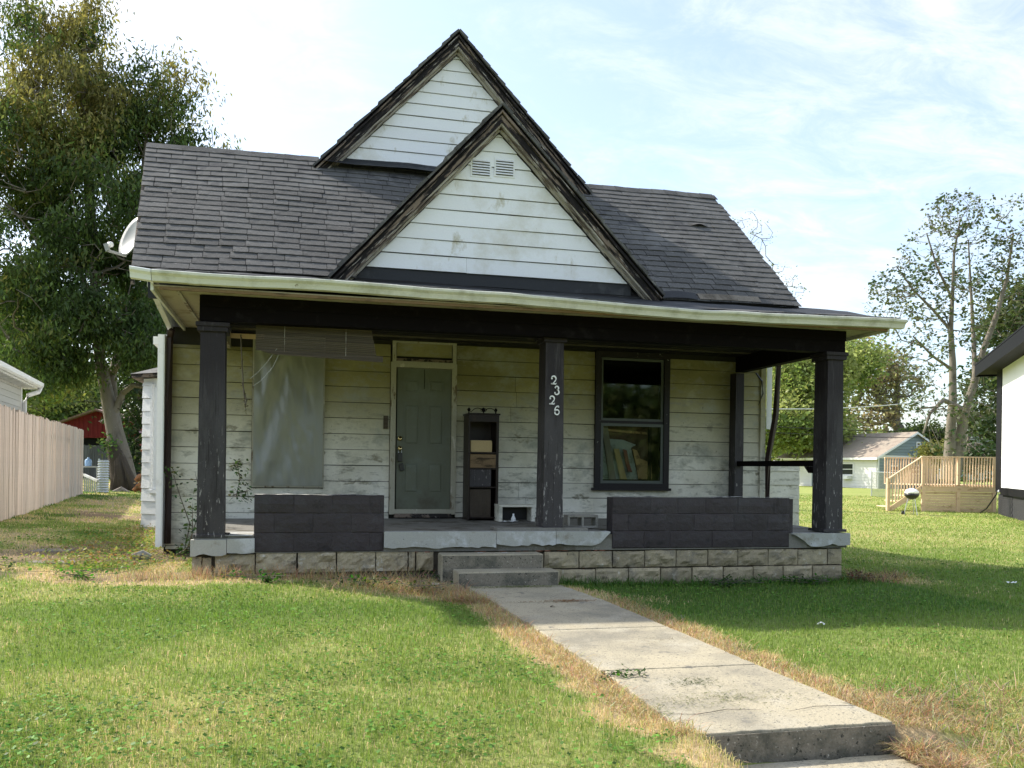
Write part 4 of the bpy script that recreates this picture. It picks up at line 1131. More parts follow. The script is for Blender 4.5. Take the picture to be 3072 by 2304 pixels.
# --- dark framed sash window
w2 = part(frame(MB(), 5.215, 6.36, 1.065, 3.06, .085, 2.365, 2.45), 'window', M['blackpeel'])
part(MB().box(5.18, 2.34, 1.05, 6.39, 2.42, 1.085), 'sill', M['blackpeel'], w2)
part(frame(MB(), 5.302, 6.273, 2.06, 2.97, .035, 2.405, 2.425), 'upper_sash', M['sash'], w2)
part(frame(MB(), 5.302, 6.273, 1.152, 2.02, .04, 2.385, 2.402), 'lower_sash', M['sash'], w2)
part(MB().box(5.302, 2.384, 2.021, 6.273, 2.426, 2.059), 'meeting_rail', M['blackpeel'], w2)
part(MB().box(5.338, 2.413, 2.096, 6.237, 2.417, 2.934), 'pane', M['glass'], w2)
part(MB().box(5.343, 2.392, 1.193, 6.232, 2.396, 1.98), 'pane', M['glass'], w2)
part(MB().box(6.05, 2.405, 1.20, 6.10, 2.43, 1.98), 'inner_stile', M['black'], w2)

# --- downspouts, side rail, low clapboard panel
ds = part(MB().tube([(-.535, 2.30, .33), (-.53, 2.30, 1.2), (-.545, 2.28, 1.25), (-.535, 2.28, 2.95), (-.5, 2.2, 3.04)], .042, 4), 'downspout', M['brown'])
part(MB().box(-.60, 2.22, .28, -.585, 2.36, 2.98), 'peeled_sheet', M['white'], ds)
ds2 = part(MB().tube([(7.93, 2.30, .5), (7.93, 2.30, 1.55), (8.04, 2.28, 2.2), (8.06, 2.24, 3.05)], .045, 4), 'downspout', M['brown'])
part(MB().box(8.02, 2.5, 2.0, 8.10, 2.52, 3.05), 'peeled_sheet', M['white'], ds2)
rl = part(MB().box(7.36, .30, 1.425, 7.43, 2.19, 1.50), 'side_rail', M['black'])
part(MB().prism([(7.37, .30, 1.424), (7.37, .30, 1.34), (7.37, .34, 1.34), (7.37, .44, 1.424)], (.05, 0, 0)), 'rail_bracket', M['black'], rl)
lp = part(MB().box(7.95, 2.56, .15, 8.62, 2.62, 1.44), 'side_panel', M['siding'])
siding_wall(lp, M['siding'], lambda x, o, z: (x, 2.56 - o, z), [(7.95, 8.62)], .2, 1.44, splits=False)
part(MB().tube([(7.60, 2.1, 2.80), (7.70, 2.1, 2.68), (7.72, 2.1, 2.5), (7.66, 2.12, 2.33)], [.012, .018, .012, .003], 5), 'hanging_strip', M['blackplastic'])

# ================================================================== THINGS ON AND ROUND THE PORCH
# planks leaning inside the window
def zpt(x, y, Y): return on_y(1700 + x * .3014, 1000 + y * .3014, Y)
for (pts, Y, c, nm, lab, cat) in (
    ([(345, 860), (398, 860), (492, 1452), (425, 1452)], 2.47, 'plankgrey', 'plank', 'long grey brown plank leaning across the left of the dark window', 'plank'),
    ([(470, 1150), (520, 1150), (600, 1452), (535, 1452)], 2.49, 'plankgold', 'plank', 'narrow golden board leaning inside the dark window', 'plank'),
    ([(560, 1150), (600, 1165), (625, 1300), (655, 1385), (612, 1372), (590, 1300)], 2.49, 'plankred', 'plank', 'red brown board leaning inside the dark window', 'plank'),
    ([(655, 1150), (700, 1165), (735, 1245), (790, 1270), (845, 1300), (850, 1452), (715, 1452), (690, 1300)], 2.50, 'plankorange', 'plank', 'wide orange ragged board leaning inside the dark window', 'plank'),
    ([(330, 1005), (352, 1005), (420, 1452), (330, 1452)], 2.50, 'palewood', 'plank', 'pale board leaning at the left edge inside the dark window', 'plank'),
    ([(430, 1050), (560, 1060), (690, 1110), (640, 1140), (715, 1452), (440, 1452)], 2.53, 'palewood', 'panel_board', 'pale grey torn panel behind the boards inside the dark window', 'panel'),
    ([(400, 950), (800, 985), (805, 1008), (400, 970)], 2.54, 'plankorange', 'ledge', 'thin orange ledge crossing behind the boards in the dark window', 'ledge'),
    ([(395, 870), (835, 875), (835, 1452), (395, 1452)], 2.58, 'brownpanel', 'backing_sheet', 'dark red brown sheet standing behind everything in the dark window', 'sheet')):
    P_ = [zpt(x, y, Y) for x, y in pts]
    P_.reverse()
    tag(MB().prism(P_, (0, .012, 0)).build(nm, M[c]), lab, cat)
# cabinet
t = thing('cabinet', 'tall narrow dark shelf cabinet with scrolled iron top beside the door', 'cabinet', (3.49, 2.2, .64))
def tb(b, name, mat, **k): return b.build(name, M[mat], t, **k)
tb(MB().box(3.285, 1.96, .645, 3.305, 2.33, 2.06), 'side', 'darkwood'); tb(MB().box(3.665, 1.96, .645, 3.70, 2.33, 2.06), 'side', 'darkwood')
tb(MB().box(3.306, 2.30, .645, 3.664, 2.32, 2.06), 'back', 'darkwood'); tb(MB().box(3.27, 1.94, 2.062, 3.715, 2.34, 2.085), 'top', 'darkwood', bevel=.006)
tb(MB().box(3.306, 1.955, 1.97, 3.664, 1.975, 2.061), 'header', 'darkwood')
for z in (.67, 1.08, 1.33, 1.545): tb(MB().box(3.306, 1.97, z, 3.664, 2.30, z + .016), 'shelf', 'darkwood')
tb(MB().box(3.315, 1.975, .69, 3.60, 1.99, 1.06), 'lower_panel', 'barkdark'); tb(MB().box(3.31, 1.968, 1.10, 3.60, 1.985, 1.325), 'drawer_front', 'post')
tb(MB().box(3.31, 1.958, 1.352, 3.66, 1.978, 1.53), 'drawer_front', 'soffitwood')
b = MB(); b.tube([(3.30, 2.0, 2.115)] + [(3.32 + .17 * k / 8, 2.0, 2.10 + .05 * math.sin(k / 8 * 3.1) ** .8 + .01 * k / 8) for k in range(9)], .005, 5); b.tube([(3.67 - .17 * k / 8, 2.0, 2.10 + .05 * math.sin(k / 8 * 3.1) ** .8 + .01 * k / 8) for k in range(9)], .005, 5)
b.tube([(3.49 + .04 * math.cos(a * .7), 2.0, 2.13 + .025 * math.sin(a * .7)) for a in range(10)], .004, 5)
tb(b, 'iron_scroll', 'black')
for x in (3.29, 3.49, 3.66): tb(MB().lathe((x, 2.0, 2.086), [(.012, 0), (.008, .015), (.024, .04), (.02, .055), (.006, .07), (0, .085)], 10), 'finial', 'black', smooth=True)
tag(MB().box(3.32, 2.0, 1.563, 3.615, 2.2, 1.72).build('cardboard_box', M['straw'], bevel=.005), 'yellowish cardboard box on a shelf of the tall dark cabinet', 'box')
# low bench with dark opening
t = thing('low_bench', 'low white battered bench on the porch floor left of the numbered post', 'bench', (3.95, 1.9, .64))
tb(MB().box(3.66, 1.72, .835, 4.16, 2.02, .865), 'seat', 'siding'); tb(MB().box(3.66, 1.74, .64, 3.71, 2.0, .834), 'leg', 'siding'); tb(MB().box(4.11, 1.74, .64, 4.16, 2.0, .834), 'leg', 'siding')
tb(MB().box(3.711, 1.98, .65, 4.109, 2.0, .834), 'back_panel', 'blackplastic')
tag(MB().lathe((3.85, 1.7, .648), [(.03, 0), (.034, .03), (.02, .06), (.012, .075), (.012, .10), (0, .101)], 10).build('white_bottle', M['white'], smooth=True), 'small white bottle lying by the low bench on the porch', 'bottle')
b = MB(); b.grid(lambda s, q: (3.70 + .20 * s, 1.62 + .07 * q, .652 + wob(s * 8, q * 5, 1, .008)), 8, 4); tag(b.build('white_rag', M['white']), 'crumpled white rag on the porch floor under the low bench', 'rag')
# concrete block
b = MB(); X0, X1, Z0_, Z1_, y0, y1 = 4.20, 4.585, .640, .80, .42, .60
W = .03
b.box(X0, y0, Z0_, X1, y1, Z0_ + W); b.box(X0, y0, Z1_ - W, X1, y1, Z1_)
for a in (X0, (X0 + X1) / 2 - W / 2, X1 - W): b.box(a, y0 + .001, Z0_ + W, a + W, y1, Z1_ - W)
tag(b.build('concrete_block', M['block'], bevel=.004), 'two hole grey concrete block lying on its side beside the numbered post', 'concrete block')
# lockboxes
t = thing('key_lockbox', 'black key lockbox hanging from the door knob', 'lockbox', (2.42, 2.36, 1.48))
tb(MB().box(2.385, 2.335, 1.42, 2.445, 2.375, 1.54), 'body', 'blackplastic', bevel=.006); tb(MB().tube([(2.395, 2.355, 1.54), (2.395, 2.355, 1.59), (2.415, 2.355, 1.61), (2.435, 2.355, 1.59), (2.435, 2.355, 1.54)], .006, 6), 'shackle', 'steel')
o = MB().box(-.03, -.012, -.05, .03, .012, .05).build('lock_tag', M['blackplastic'], bevel=.005); o.location = (2.44, 2.37, 1.345); o.rotation_euler = (0, -.25, 0); tag(o, 'small black electronic tag dangling below the key lockbox', 'tag')
# blind
t = thing('roller_blind', 'half rolled brown slat blind hanging crooked from the porch beam', 'blind', (1.2, .2, 2.85))
for k in range(15):
    z = 2.845 - k * .0185; s = .01 + .0022 * k
    b = MB(); b.beam((.60 - .0, .18, z), (1.83 + .004 * k, .18, z - s * .6), .006, .0165); b.build('slat', M['bamboo'], t)
for k in range(6):
    b = MB(); b.beam((.66 + .02 * k, .17 - .004 * k, 2.575 - .006 * k), (1.955, .17 - .004 * k, 2.60 - .042 - .011 * k), .01, .012); b.build('slat', M['bamboo'], t)
for x in (.9, 1.55): b = MB(); b.tube([(x, .172, 2.86), (x, .16, 2.55)], .0025, 4); b.build('cord', M['rakepale'], t)
b = MB(); b.tube([(.82, .17, 2.60), (.72, .17, 2.45), (.62, .17, 2.33), (.55, .17, 2.27)], .0025, 4); b.tube([(.86, .17, 2.58), (.78, .17, 2.40), (.66, .17, 2.25), (.58, .17, 2.19)], .0025, 4); b.build('cord', M['concrete'], t)
# satellite dish
t = thing('satellite_dish', 'pale grey satellite dish on the left roof edge', 'dish', tuple(at(400, 790, 11.6)))
c = at(403, 716, 11.5); nrm = Vector((-.74, -.60, .32)).normalized(); ux = nrm.cross(Vector((0, 0, 1))).normalized(); uy = ux.cross(nrm).normalized(); uy = uy if uy.z > 0 else -uy
b = MB(); vs_, fs_ = [], []; nr_, na = 6, 28
for lay in (0, 1):
    for i in range(nr_ + 1):
        r_ = i / nr_
        for k in range(na):
            a = 2 * math.pi * k / na; vs_.append(c + ux * (.235 * r_ * math.cos(a)) + uy * (.285 * r_ * math.sin(a)) + nrm * (.055 * r_ * r_ - .012 * lay))
for lay in (0, 1):
    o2 = lay * (nr_ + 1) * na
    for i in range(nr_):
        for k in range(na): fs_.append((o2 + i * na + k, o2 + i * na + (k + 1) % na, o2 + (i + 1) * na + (k + 1) % na, o2 + (i + 1) * na + k))
o3 = (nr_ + 1) * na
for k in range(na): fs_.append((nr_ * na + k, nr_ * na + (k + 1) % na, o3 + nr_ * na + (k + 1) % na, o3 + nr_ * na + k))
b.add(vs_, fs_); dm = nmat('dish grey', (.30, .31, .30), rough=.4, fine=.03); b.build('reflector', dm, t, smooth=True)
lo = c - uy * .27 + nrm * .03
arm = at(324, 752, 11.2)
b = MB(); b.beam(lo, arm, .03, .03); b.beam(arm, at(317, 731, 11.2), .035, .05); b.build('arm', dm, t)
b = MB(); b.lathe(at(322, 734, 11.2), [(.012, 0), (.02, .04), (.036, .06), (.036, .10), (0, .101)], 12, (at(345, 733, 11.4) - at(322, 734, 11.2))); b.build('feed_horn', M['white'], t, smooth=True)
b = MB(); b.tube([c - nrm * .02, c - nrm * .12 - uy * .15, at(412, 792, 11.8)], .022, 8); b.build('mast', M['steel'], t)

# ================================================================== TREES
def ellipsoid(n, c, r, shell=.35):
    v = NP.normal(size=(n, 3)); v /= np.linalg.norm(v, axis=1)[:, None]
    rr = NP.random(n) ** (1 / 3) * (1 - shell) + shell * (.75 + .25 * NP.random(n))
    return np.array(c) + v * rr[:, None] * np.array(r)
def tree(name, label, trunk, clumps, leaves, lsize, cols, group=None, spread=.35, droop=.3, bark='bark', tip=.008, cat='tree', seg=.7, light=(.6, 1.3), curve=.25, flat=False, upb=.0, rexp=.46, leafalong=0, gap=.30, hbias=0.0, dens=1.0):
    """trunk: list of polylines of (x,y,z,r); clumps: (centre, radii, number of twigs); leaves per twig"""
    base = trunk[0][0]
    root = thing(name, label, cat, tuple(base[:3]), group)
    nodes, par, rad0 = [], [], []
    for pl_ in trunk:
        prev = -1
        if nodes:
            d_ = [sum((nodes[j][i] - pl_[0][i]) ** 2 for i in range(3)) for j in range(len(nodes))]; prev = int(np.argmin(d_))
        for a, c in zip(pl_[:-1], pl_[1:]):
            a3, c3 = Vector(a[:3]), Vector(c[:3]); n = max(1, int((c3 - a3).length / seg))
            for k in range(n):
                t_ = k / n; p = a3.lerp(c3, t_); nodes.append((p.x, p.y, p.z)); par.append(prev); rad0.append(a[3] * (1 - t_) + c[3] * t_); prev = len(nodes) - 1
        nodes.append(tuple(pl_[-1][:3])); par.append(prev); rad0.append(pl_[-1][3])
    ntr = len(nodes); nodes = [np.array(q) for q in nodes]
    T = np.concatenate([ellipsoid(int(n * dens), c, r) for c, r, n in clumps])
    N0 = np.array(nodes)
    d0 = np.min(np.linalg.norm(T[:, None] - N0[None], axis=2), axis=1)
    T = T[np.argsort(d0)]
    buf = np.zeros((ntr + len(T) * 9, 3)); buf[:ntr] = N0; cnt = ntr
    kids_ok = np.ones(len(buf)); tips = []
    zmin = N0[:, 2].min() + .25 * (N0[:, 2].max() - N0[:, 2].min())
    for tg in T:
        dv = tg - buf[:cnt]; dist = np.linalg.norm(dv, axis=1)
        cost = dist + np.where(dv[:, 2] < 0, -dv[:, 2] * 1.2, 0) + np.where(buf[:cnt, 2] < zmin, 3, 0)
        j = int(np.argmin(cost)); dd = dist[j]
        n = int(min(8, max(1, math.ceil(dd / seg)))); p0 = buf[j].copy(); pj = j
        side = NP.normal(size=3) * dd * .08
        for k in range(1, n + 1):
            t_ = k / n
            p = p0 + (tg - p0) * t_ + side * math.sin(math.pi * t_) + np.array((0, 0, curve * dd * math.sin(math.pi * t_) * (.5 if upb == 0 else upb)))
            buf[cnt] = p; par.append(pj); pj = cnt; cnt += 1
        tips.append(pj)
    P = buf[:cnt]; par = np.array(par)
    w_ = np.zeros(cnt); w_[tips] = 1
    for i in range(cnt - 1, -1, -1):
        if par[i] >= 0: w_[par[i]] += w_[i]
    r = tip * np.maximum(w_, 1) ** rexp
    r[:ntr] = np.array(rad0)
    # tubes
    V, Fq = [], []
    off = 0
    ci = np.where(par >= 0)[0]
    for (lo, hi, n) in ((0, .02, 3), (.02, .07, 5), (.07, 9, 10)):
        sel = ci[(r[ci] >= lo) & (r[ci] < hi)]
        if not len(sel): continue
        A, B = P[par[sel]], P[sel]; ra = np.minimum(r[par[sel]], r[sel] * 1.5 + .004); rb_ = r[sel]
        tr_ = (sel < ntr) & (par[sel] < ntr); ra = np.where(tr_, r[par[sel]], ra)
        d = B - A; ln = np.linalg.norm(d, axis=1)[:, None] + 1e-6; d = d / ln; B = B + d * .01
        ref = np.where(np.abs(d[:, 2:3]) > .9, np.array([[1., 0, 0]]), np.array([[0, 0, 1.]]))
        x = np.cross(d, ref); x /= np.linalg.norm(x, axis=1)[:, None]; y = np.cross(d, x)
        an = 2 * np.pi * np.arange(n) / n
        ring = x[:, None] * np.cos(an)[None, :, None] + y[:, None] * np.sin(an)[None, :, None]
        q = np.concatenate([A[:, None] + ring * ra[:, None, None], B[:, None] + ring * rb_[:, None, None]], 1).reshape(-1, 3)
        b_ = off + (np.arange(len(sel)) * 2 * n)[:, None]
        for k in range(n): Fq.append(np.concatenate([b_ + k, b_ + (k + 1) % n, b_ + n + (k + 1) % n, b_ + n + k], 1))
        V.append(q); off += len(q)
    me = np_mesh('trunk', np.concatenate(V), np.concatenate(Fq), M[bark]); me.polygons.foreach_set('use_smooth', [True] * len(me.polygons))
    link('trunk', me, root)
    # leaves
    tp = P[tips]
    if leafalong: tp = np.concatenate([tp] + [P[tips] * (1 - f) + P[par[tips]] * f for f in (.35, .7)])
    m_ = int(leaves * len(tips)); pick = NP.integers(0, len(tp), m_)
    C0 = tp[pick] + NP.normal(size=(m_, 3)) * spread * np.array((1, 1, .8))
    keep = fbm(C0[:, 0] + C0[:, 1] * .7, C0[:, 2] + C0[:, 1] * .3, .9, 3, 19) > gap
    C0 = C0[keep]; m_ = len(C0)
    az = NP.random(m_) * 6.283; el = -droop + NP.normal(size=m_) * .45
    dr = np.stack([np.cos(az) * np.cos(el), np.sin(az) * np.cos(el), np.sin(el)], -1)
    sd_ = np.cross(dr, NP.normal(size=(m_, 3))); sd_ /= np.linalg.norm(sd_, axis=1)[:, None]
    ls = lsize[0] * (.6 + .8 * NP.random(m_))[:, None]; lw = ls * lsize[1]
    mid = C0 + dr * ls * .45
    nn = np.cross(dr, sd_) * ls * .08
    Vl = np.stack([C0, mid - sd_ * lw / 2 + nn, C0 + dr * ls, mid + sd_ * lw / 2 + nn], 1).reshape(-1, 3)
    Fl = (np.arange(m_) * 4)[:, None] + np.arange(4)
    cc = np.array(cols); g = fbm(C0[:, 0] + C0[:, 1], C0[:, 2] * 1.2, .55, 3, 41)
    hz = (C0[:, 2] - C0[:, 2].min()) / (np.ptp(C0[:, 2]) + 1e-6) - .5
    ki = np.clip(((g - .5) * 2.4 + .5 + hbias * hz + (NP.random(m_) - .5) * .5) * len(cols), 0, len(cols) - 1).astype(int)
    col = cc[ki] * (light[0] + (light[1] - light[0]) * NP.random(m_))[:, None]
    link('crown', np_mesh('crown', Vl, Fl, M['leaf'], np.repeat(col, 4, 0)), root)
    return root

def W(u_, v_, d_): return tuple(at(u_, v_, d_))
# big leaning tree in the left side yard
D_ = 28
def wt(u_, v_, d_, r): return (*W(u_, v_, d_), r)
tr1 = [[wt(380, 1490, D_, .42), wt(376, 1440, D_, .36), wt(366, 1380, D_, .31), wt(346, 1300, D_, .265), wt(332, 1240, D_, .225), wt(319, 1170, D_, .195), wt(300, 1080, D_, .17), wt(290, 980, D_, .16), wt(284, 820, D_, .15), wt(272, 660, D_, .17), wt(262, 480, D_, .13), wt(255, 280, D_, .09), wt(250, 60, D_, .05)],
       [wt(352, 1290, D_ + .1, .18), wt(340, 1210, D_ + .3, .14), wt(337, 1120, D_ + .5, .12), wt(372, 980, D_ + 1.4, .13), wt(395, 800, D_ + 1.2, .11), wt(420, 600, D_, .09), wt(440, 400, D_, .05)],
       [wt(350, 1222, D_, .12), wt(368, 1180, D_, .09), wt(400, 1155, D_ - .3, .08), wt(450, 1165, D_ - .8, .05)],
       [wt(288, 930, D_, .10), wt(230, 800, D_ - .5, .08), wt(165, 640, D_ - 1, .06), wt(130, 450, D_ - 1, .04)]]
def blob(u_, v_, d_, ru, rv_, rd, n):
    s = d_ / F_PX; return (W(u_, v_, d_), (ru * s, rd, rv_ * s), n)
cl1 = [blob(250, 120, 28, 60, 180, 1.2, 60), blob(90, 130, 27, 75, 150, 1.3, 48), blob(185, 330, 27, 130, 200, 2.4, 170), blob(60, 420, 26, 120, 180, 2.2, 120), blob(340, 400, 28, 110, 190, 2.0, 120),
       blob(470, 250, 28, 60, 100, 1.1, 26), blob(480, 400, 28, 110, 110, 1.6, 50), blob(570, 330, 28.5, 55, 110, 1.0, 16), blob(590, 410, 28.5, 60, 60, 1.0, 16), blob(300, 640, 27, 170, 190, 3, 200), blob(60, 720, 26, 150, 200, 3, 170),
       blob(350, 880, 27.5, 110, 160, 2.4, 150), blob(140, 950, 26, 160, 130, 2.6, 140), blob(430, 1000, 27, 60, 100, 1.8, 70), blob(-120, 500, 26, 120, 300, 2.5, 70), blob(180, 1100, 26.5, 60, 60, 1.5, 30)]
GL = [(.055, .092, .024), (.09, .135, .032), (.145, .165, .042), (.23, .21, .065)]
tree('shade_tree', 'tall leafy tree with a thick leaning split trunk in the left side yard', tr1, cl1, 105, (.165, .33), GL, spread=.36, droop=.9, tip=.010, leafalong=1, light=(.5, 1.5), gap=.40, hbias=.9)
# dark rotten buttress of the trunk
b = MB(); b.tube([at(376, 1492, 27.8), at(368, 1440, 27.75), at(352, 1380, 27.7), at(332, 1330, 27.7), at(322, 1316, 27.7)], [.50, .36, .27, .16, .05], 12)
for k in range(9):
    a = R.uniform(-60, 70); b.tube([at(376 + a * .6, 1490, 27.45), at(368 + a * .34, 1430, 27.4), at(356 + a * .2, 1365 + abs(a) * .3, 27.4)], [.10, .07, .02], 7)
o = b.build('rotten_stump', [M['barkdark']], smooth=True); tag(o, 'dark rotten split stump fused to the foot of the leaning tree', 'stump')
# twiggy sprouts on the stump
def sprout(name, label, cat, pts, n, lsz, cols, stem='twig', sp=.06, group=None, srad=.007):
    """small plant: stems through the given points, leaves along them"""
    p0 = pts[0][0]; rt = thing(name, label, cat, tuple(p0), group)
    b = MB()
    for pl_ in pts: b.tube(pl_, [srad] * (len(pl_) - 1) + [.0015], 4)
    b.build('stem', M[stem], rt)
    V, C2 = [], []
    for pl_ in pts:
        for k in range(n):
            q = R.random() * (len(pl_) - 1); i = int(q); p = Vector(pl_[i]).lerp(Vector(pl_[i + 1]), q - i) + Vector((R.gauss(0, sp), R.gauss(0, sp), R.gauss(0, sp)))
            d = Vector((R.gauss(0, 1), R.gauss(0, 1), R.gauss(-.2, .6))).normalized(); s = d.cross(Vector((R.random(), R.random(), 1))).normalized(); l_ = lsz * R.uniform(.6, 1.3)
            V += [p, p + d * l_ * .5 - s * l_ * .33, p + d * l_, p + d * l_ * .5 + s * l_ * .33]; c = [x * R.uniform(.7, 1.3) for x in R.choice(cols)]; C2 += [c] * 4
    m_ = len(V) // 4
    link('leaves', np_mesh('leaves', np.array([tuple(v) for v in V]), (np.arange(m_) * 4)[:, None] + np.arange(4), M['leaf'], np.array(C2)), rt)
    return rt
sprout('stump_sprout', 'leafy green sprout growing from the side of the dark stump', 'shrub', [[at(330, 1345, 27.3), at(320, 1330, 27.2), at(308, 1325, 27.2)], [at(335, 1340, 27.3), at(330, 1322, 27.2), at(318, 1338, 27.1)]], 60, .13, [(.06, .11, .03), (.08, .13, .04)], sp=.14)
sprout('corner_vine', 'dark ivy climbing at the left porch corner behind the post', 'vine', [[(-.30, 2.1, .3), (-.22, 1.9, .6), (-.3, 1.7, .9), (-.38, 1.7, 1.15), (-.42, 1.8, 1.3)], [(-.25, 1.9, .3), (-.1, 1.5, .7), (-.05, 1.3, 1.0), (-.1, 1.2, 1.25)],
    [(-.2, 1.6, .3), (-.12, 1.2, .55), (-.1, 1.0, .9)], [(-.35, 1.7, .25), (-.2, 1.2, .35), (-.05, .8, .5)], [(.38, .9, .98), (.42, .9, 1.2), (.38, .9, 1.38)], [(.35, .85, 1.0), (.5, .9, 1.05), (.52, .9, .93)]], 70, .05, [(.025, .045, .02), (.04, .07, .025), (.06, .09, .03)], sp=.045)
sprout('withered_vine', 'withered brown vine creeping up the corner of the bay', 'vine', [[at(430, 1470, 15.5), at(428, 1420, 15.4), at(440, 1360, 15.2), at(446, 1300, 15), at(452, 1280, 15)], [at(420, 1450, 15.5), at(430, 1400, 15.3), at(441, 1340, 15.1)], [at(437, 1370, 15), at(455, 1372, 14.9), at(450, 1400, 14.9)]], 34, .075, [(.10, .05, .045), (.13, .10, .08), (.07, .07, .03)], sp=.05)
sprout('hanging_vine', 'thin dead vine hanging beside the left post under the porch', 'vine', [[(.40, 1.0, 2.85), (.42, 1.0, 2.5), (.44, 1.0, 2.2), (.47, 1.0, 1.95)], [(.42, 1.0, 2.3), (.47, 1.02, 2.1), (.46, 1.0, 1.98)]], 14, .03, [(.1, .09, .04)], sp=.012)
for k, (x_, y_, lb) in enumerate([(2.15, -.95, 'low dark leafy weed in the dry grass left of the steps, nearer the walk'), (1.75, -.75, 'low leafy weed in the dry grass below the left knee wall'), (.75, -.62, 'small bright weed in front of the left stone foundation'),
                                  (2.62, -.2, 'dark weed in the corner beside the concrete steps'), (-1.0, -.3, 'bright green weed patch in the side yard path'), (-1.9, .2, 'broad green weed patch across the bare side path'),
                                  (7.9, -.05, 'brownish weed growing at the right porch corner'), (7.0, -.25, 'leafy weed at the right end of the stone foundation'), (5.9, -.3, 'green weed growing against the right stone foundation'), (3.1, -5.75, 'bright weed growing beside the walk end'), (3.05, -4.35, 'tiny weed at the left walk edge')]):
    z_ = gz1(x_, y_); sz = .5 if k > 8 else 1
    pts = [[(x_, y_, z_)] + [(x_ + R.gauss(0, .09) * q * sz, y_ + R.gauss(0, .06) * q * sz, z_ + .035 * q * sz) for q in (1, 2, 3)] for _ in range(9)]
    cg = [(.14, .08, .05), (.18, .13, .07)] if k == 6 else [(.05, .12, .025), (.08, .18, .03), (.03, .075, .02)] if k != 4 else [(.1, .24, .04)]
    sprout('weed', lb, 'weed', pts, 18, .042 * (.7 if sz < 1 else 1), cg, sp=.022, srad=.002)
# yellowing leafy ground cover between bay and downspout
V, C2 = [], []
for k in range(5200):
    x_ = R.gauss(-1.05, .42); y_ = R.uniform(.2, 6.0)
    if x_ > -.66 and y_ > 2.2: continue
    z_ = gz1(x_, y_) + R.uniform(.01, .09); p = Vector((x_, y_, z_)); d = Vector((R.gauss(0, 1), R.gauss(0, 1), R.gauss(.2, .4))).normalized(); s = d.cross(Vector((R.random() * .4, R.random() * .4, 1))).normalized(); l_ = R.uniform(.025, .055)
    V += [p, p + d * l_ * .5 - s * l_ * .35, p + d * l_, p + d * l_ * .5 + s * l_ * .35]; c = [q * R.uniform(.7, 1.3) for q in R.choice([(.16, .22, .05), (.30, .29, .09), (.22, .25, .06), (.36, .28, .12)])]; C2 += [c] * 4
m_ = len(V) // 4
tag(link('ground_cover', np_mesh('ground_cover', np.array([tuple(v) for v in V]), (np.arange(m_) * 4)[:, None] + np.arange(4), M['leaf'], np.array(C2)), kind='stuff'), 'yellow green leafy ground cover along the left side of the house', 'ground cover')

# other left trees
GD = [(.02, .04, .013), (.035, .06, .018), (.055, .08, .022)]
GY = [(.12, .17, .04), (.19, .23, .055), (.28, .29, .075)]
GM = [(.10, .155, .045), (.15, .20, .06), (.21, .235, .08)]
tree('back_tree', 'dark bushy tree with thin stems right behind the leaning tree', [[wt(478, 1465, 34, .2), wt(470, 1300, 34, .16), wt(455, 1100, 34, .12), wt(440, 900, 34, .06)], [wt(440, 1465, 35, .16), wt(442, 1250, 35, .12), wt(436, 1050, 35, .07)]],
     [blob(430, 1150, 34, 90, 150, 2, 90), blob(420, 950, 34, 110, 170, 2.5, 110), blob(440, 1330, 34, 60, 90, 1.5, 40)], 60, (.20, .42), GD, spread=.5, droop=.5, tip=.014)
tree('sunlit_tree', 'pale yellow green tree standing behind the left neighbouring roof', [[wt(20, 1440, 45, .4), wt(30, 1200, 45, .3), wt(35, 1000, 45, .2)]],
     [blob(20, 1060, 45, 110, 110, 3, 120), blob(-50, 960, 45, 110, 110, 3, 60), blob(120, 1130, 44, 70, 60, 2, 50), blob(70, 930, 46, 70, 60, 2, 40)], 60, (.26, .5), GY, spread=.6, droop=.4, tip=.016, seg=1.0)
tree('mid_tree', 'mid green bushy tree rising above the red shed', [[wt(200, 1440, 62, .4), wt(205, 1300, 62, .3), wt(215, 1200, 62, .15)]],
     [blob(190, 1235, 62, 75, 55, 2.5, 90), blob(255, 1190, 64, 60, 45, 2.5, 60), blob(130, 1200, 60, 40, 50, 2.5, 30), blob(320, 1220, 70, 50, 60, 3, 50), blob(230, 1130, 70, 60, 40, 3, 30)], 60, (.32, .5), GM, spread=.7, droop=.3, tip=.02, seg=1.2)
# bare twiggy tree behind the house roof
tree('bare_tree', 'almost bare twiggy tree showing beyond the right roof slope', [[wt(2250, 1420, 30, .25), wt(2245, 1150, 30, .2), wt(2240, 960, 30, .13)]],
     [blob(2240, 740, 30, 70, 110, 1.2, 90), blob(2320, 850, 30, 60, 60, 1.2, 60), blob(2200, 850, 30, 60, 60, 1.2, 30), blob(2350, 880, 30, 70, 30, 1.0, 26)], 4, (.06, .6), GM, spread=.10, droop=.2, tip=.005, bark='twig', seg=.5, rexp=.40)

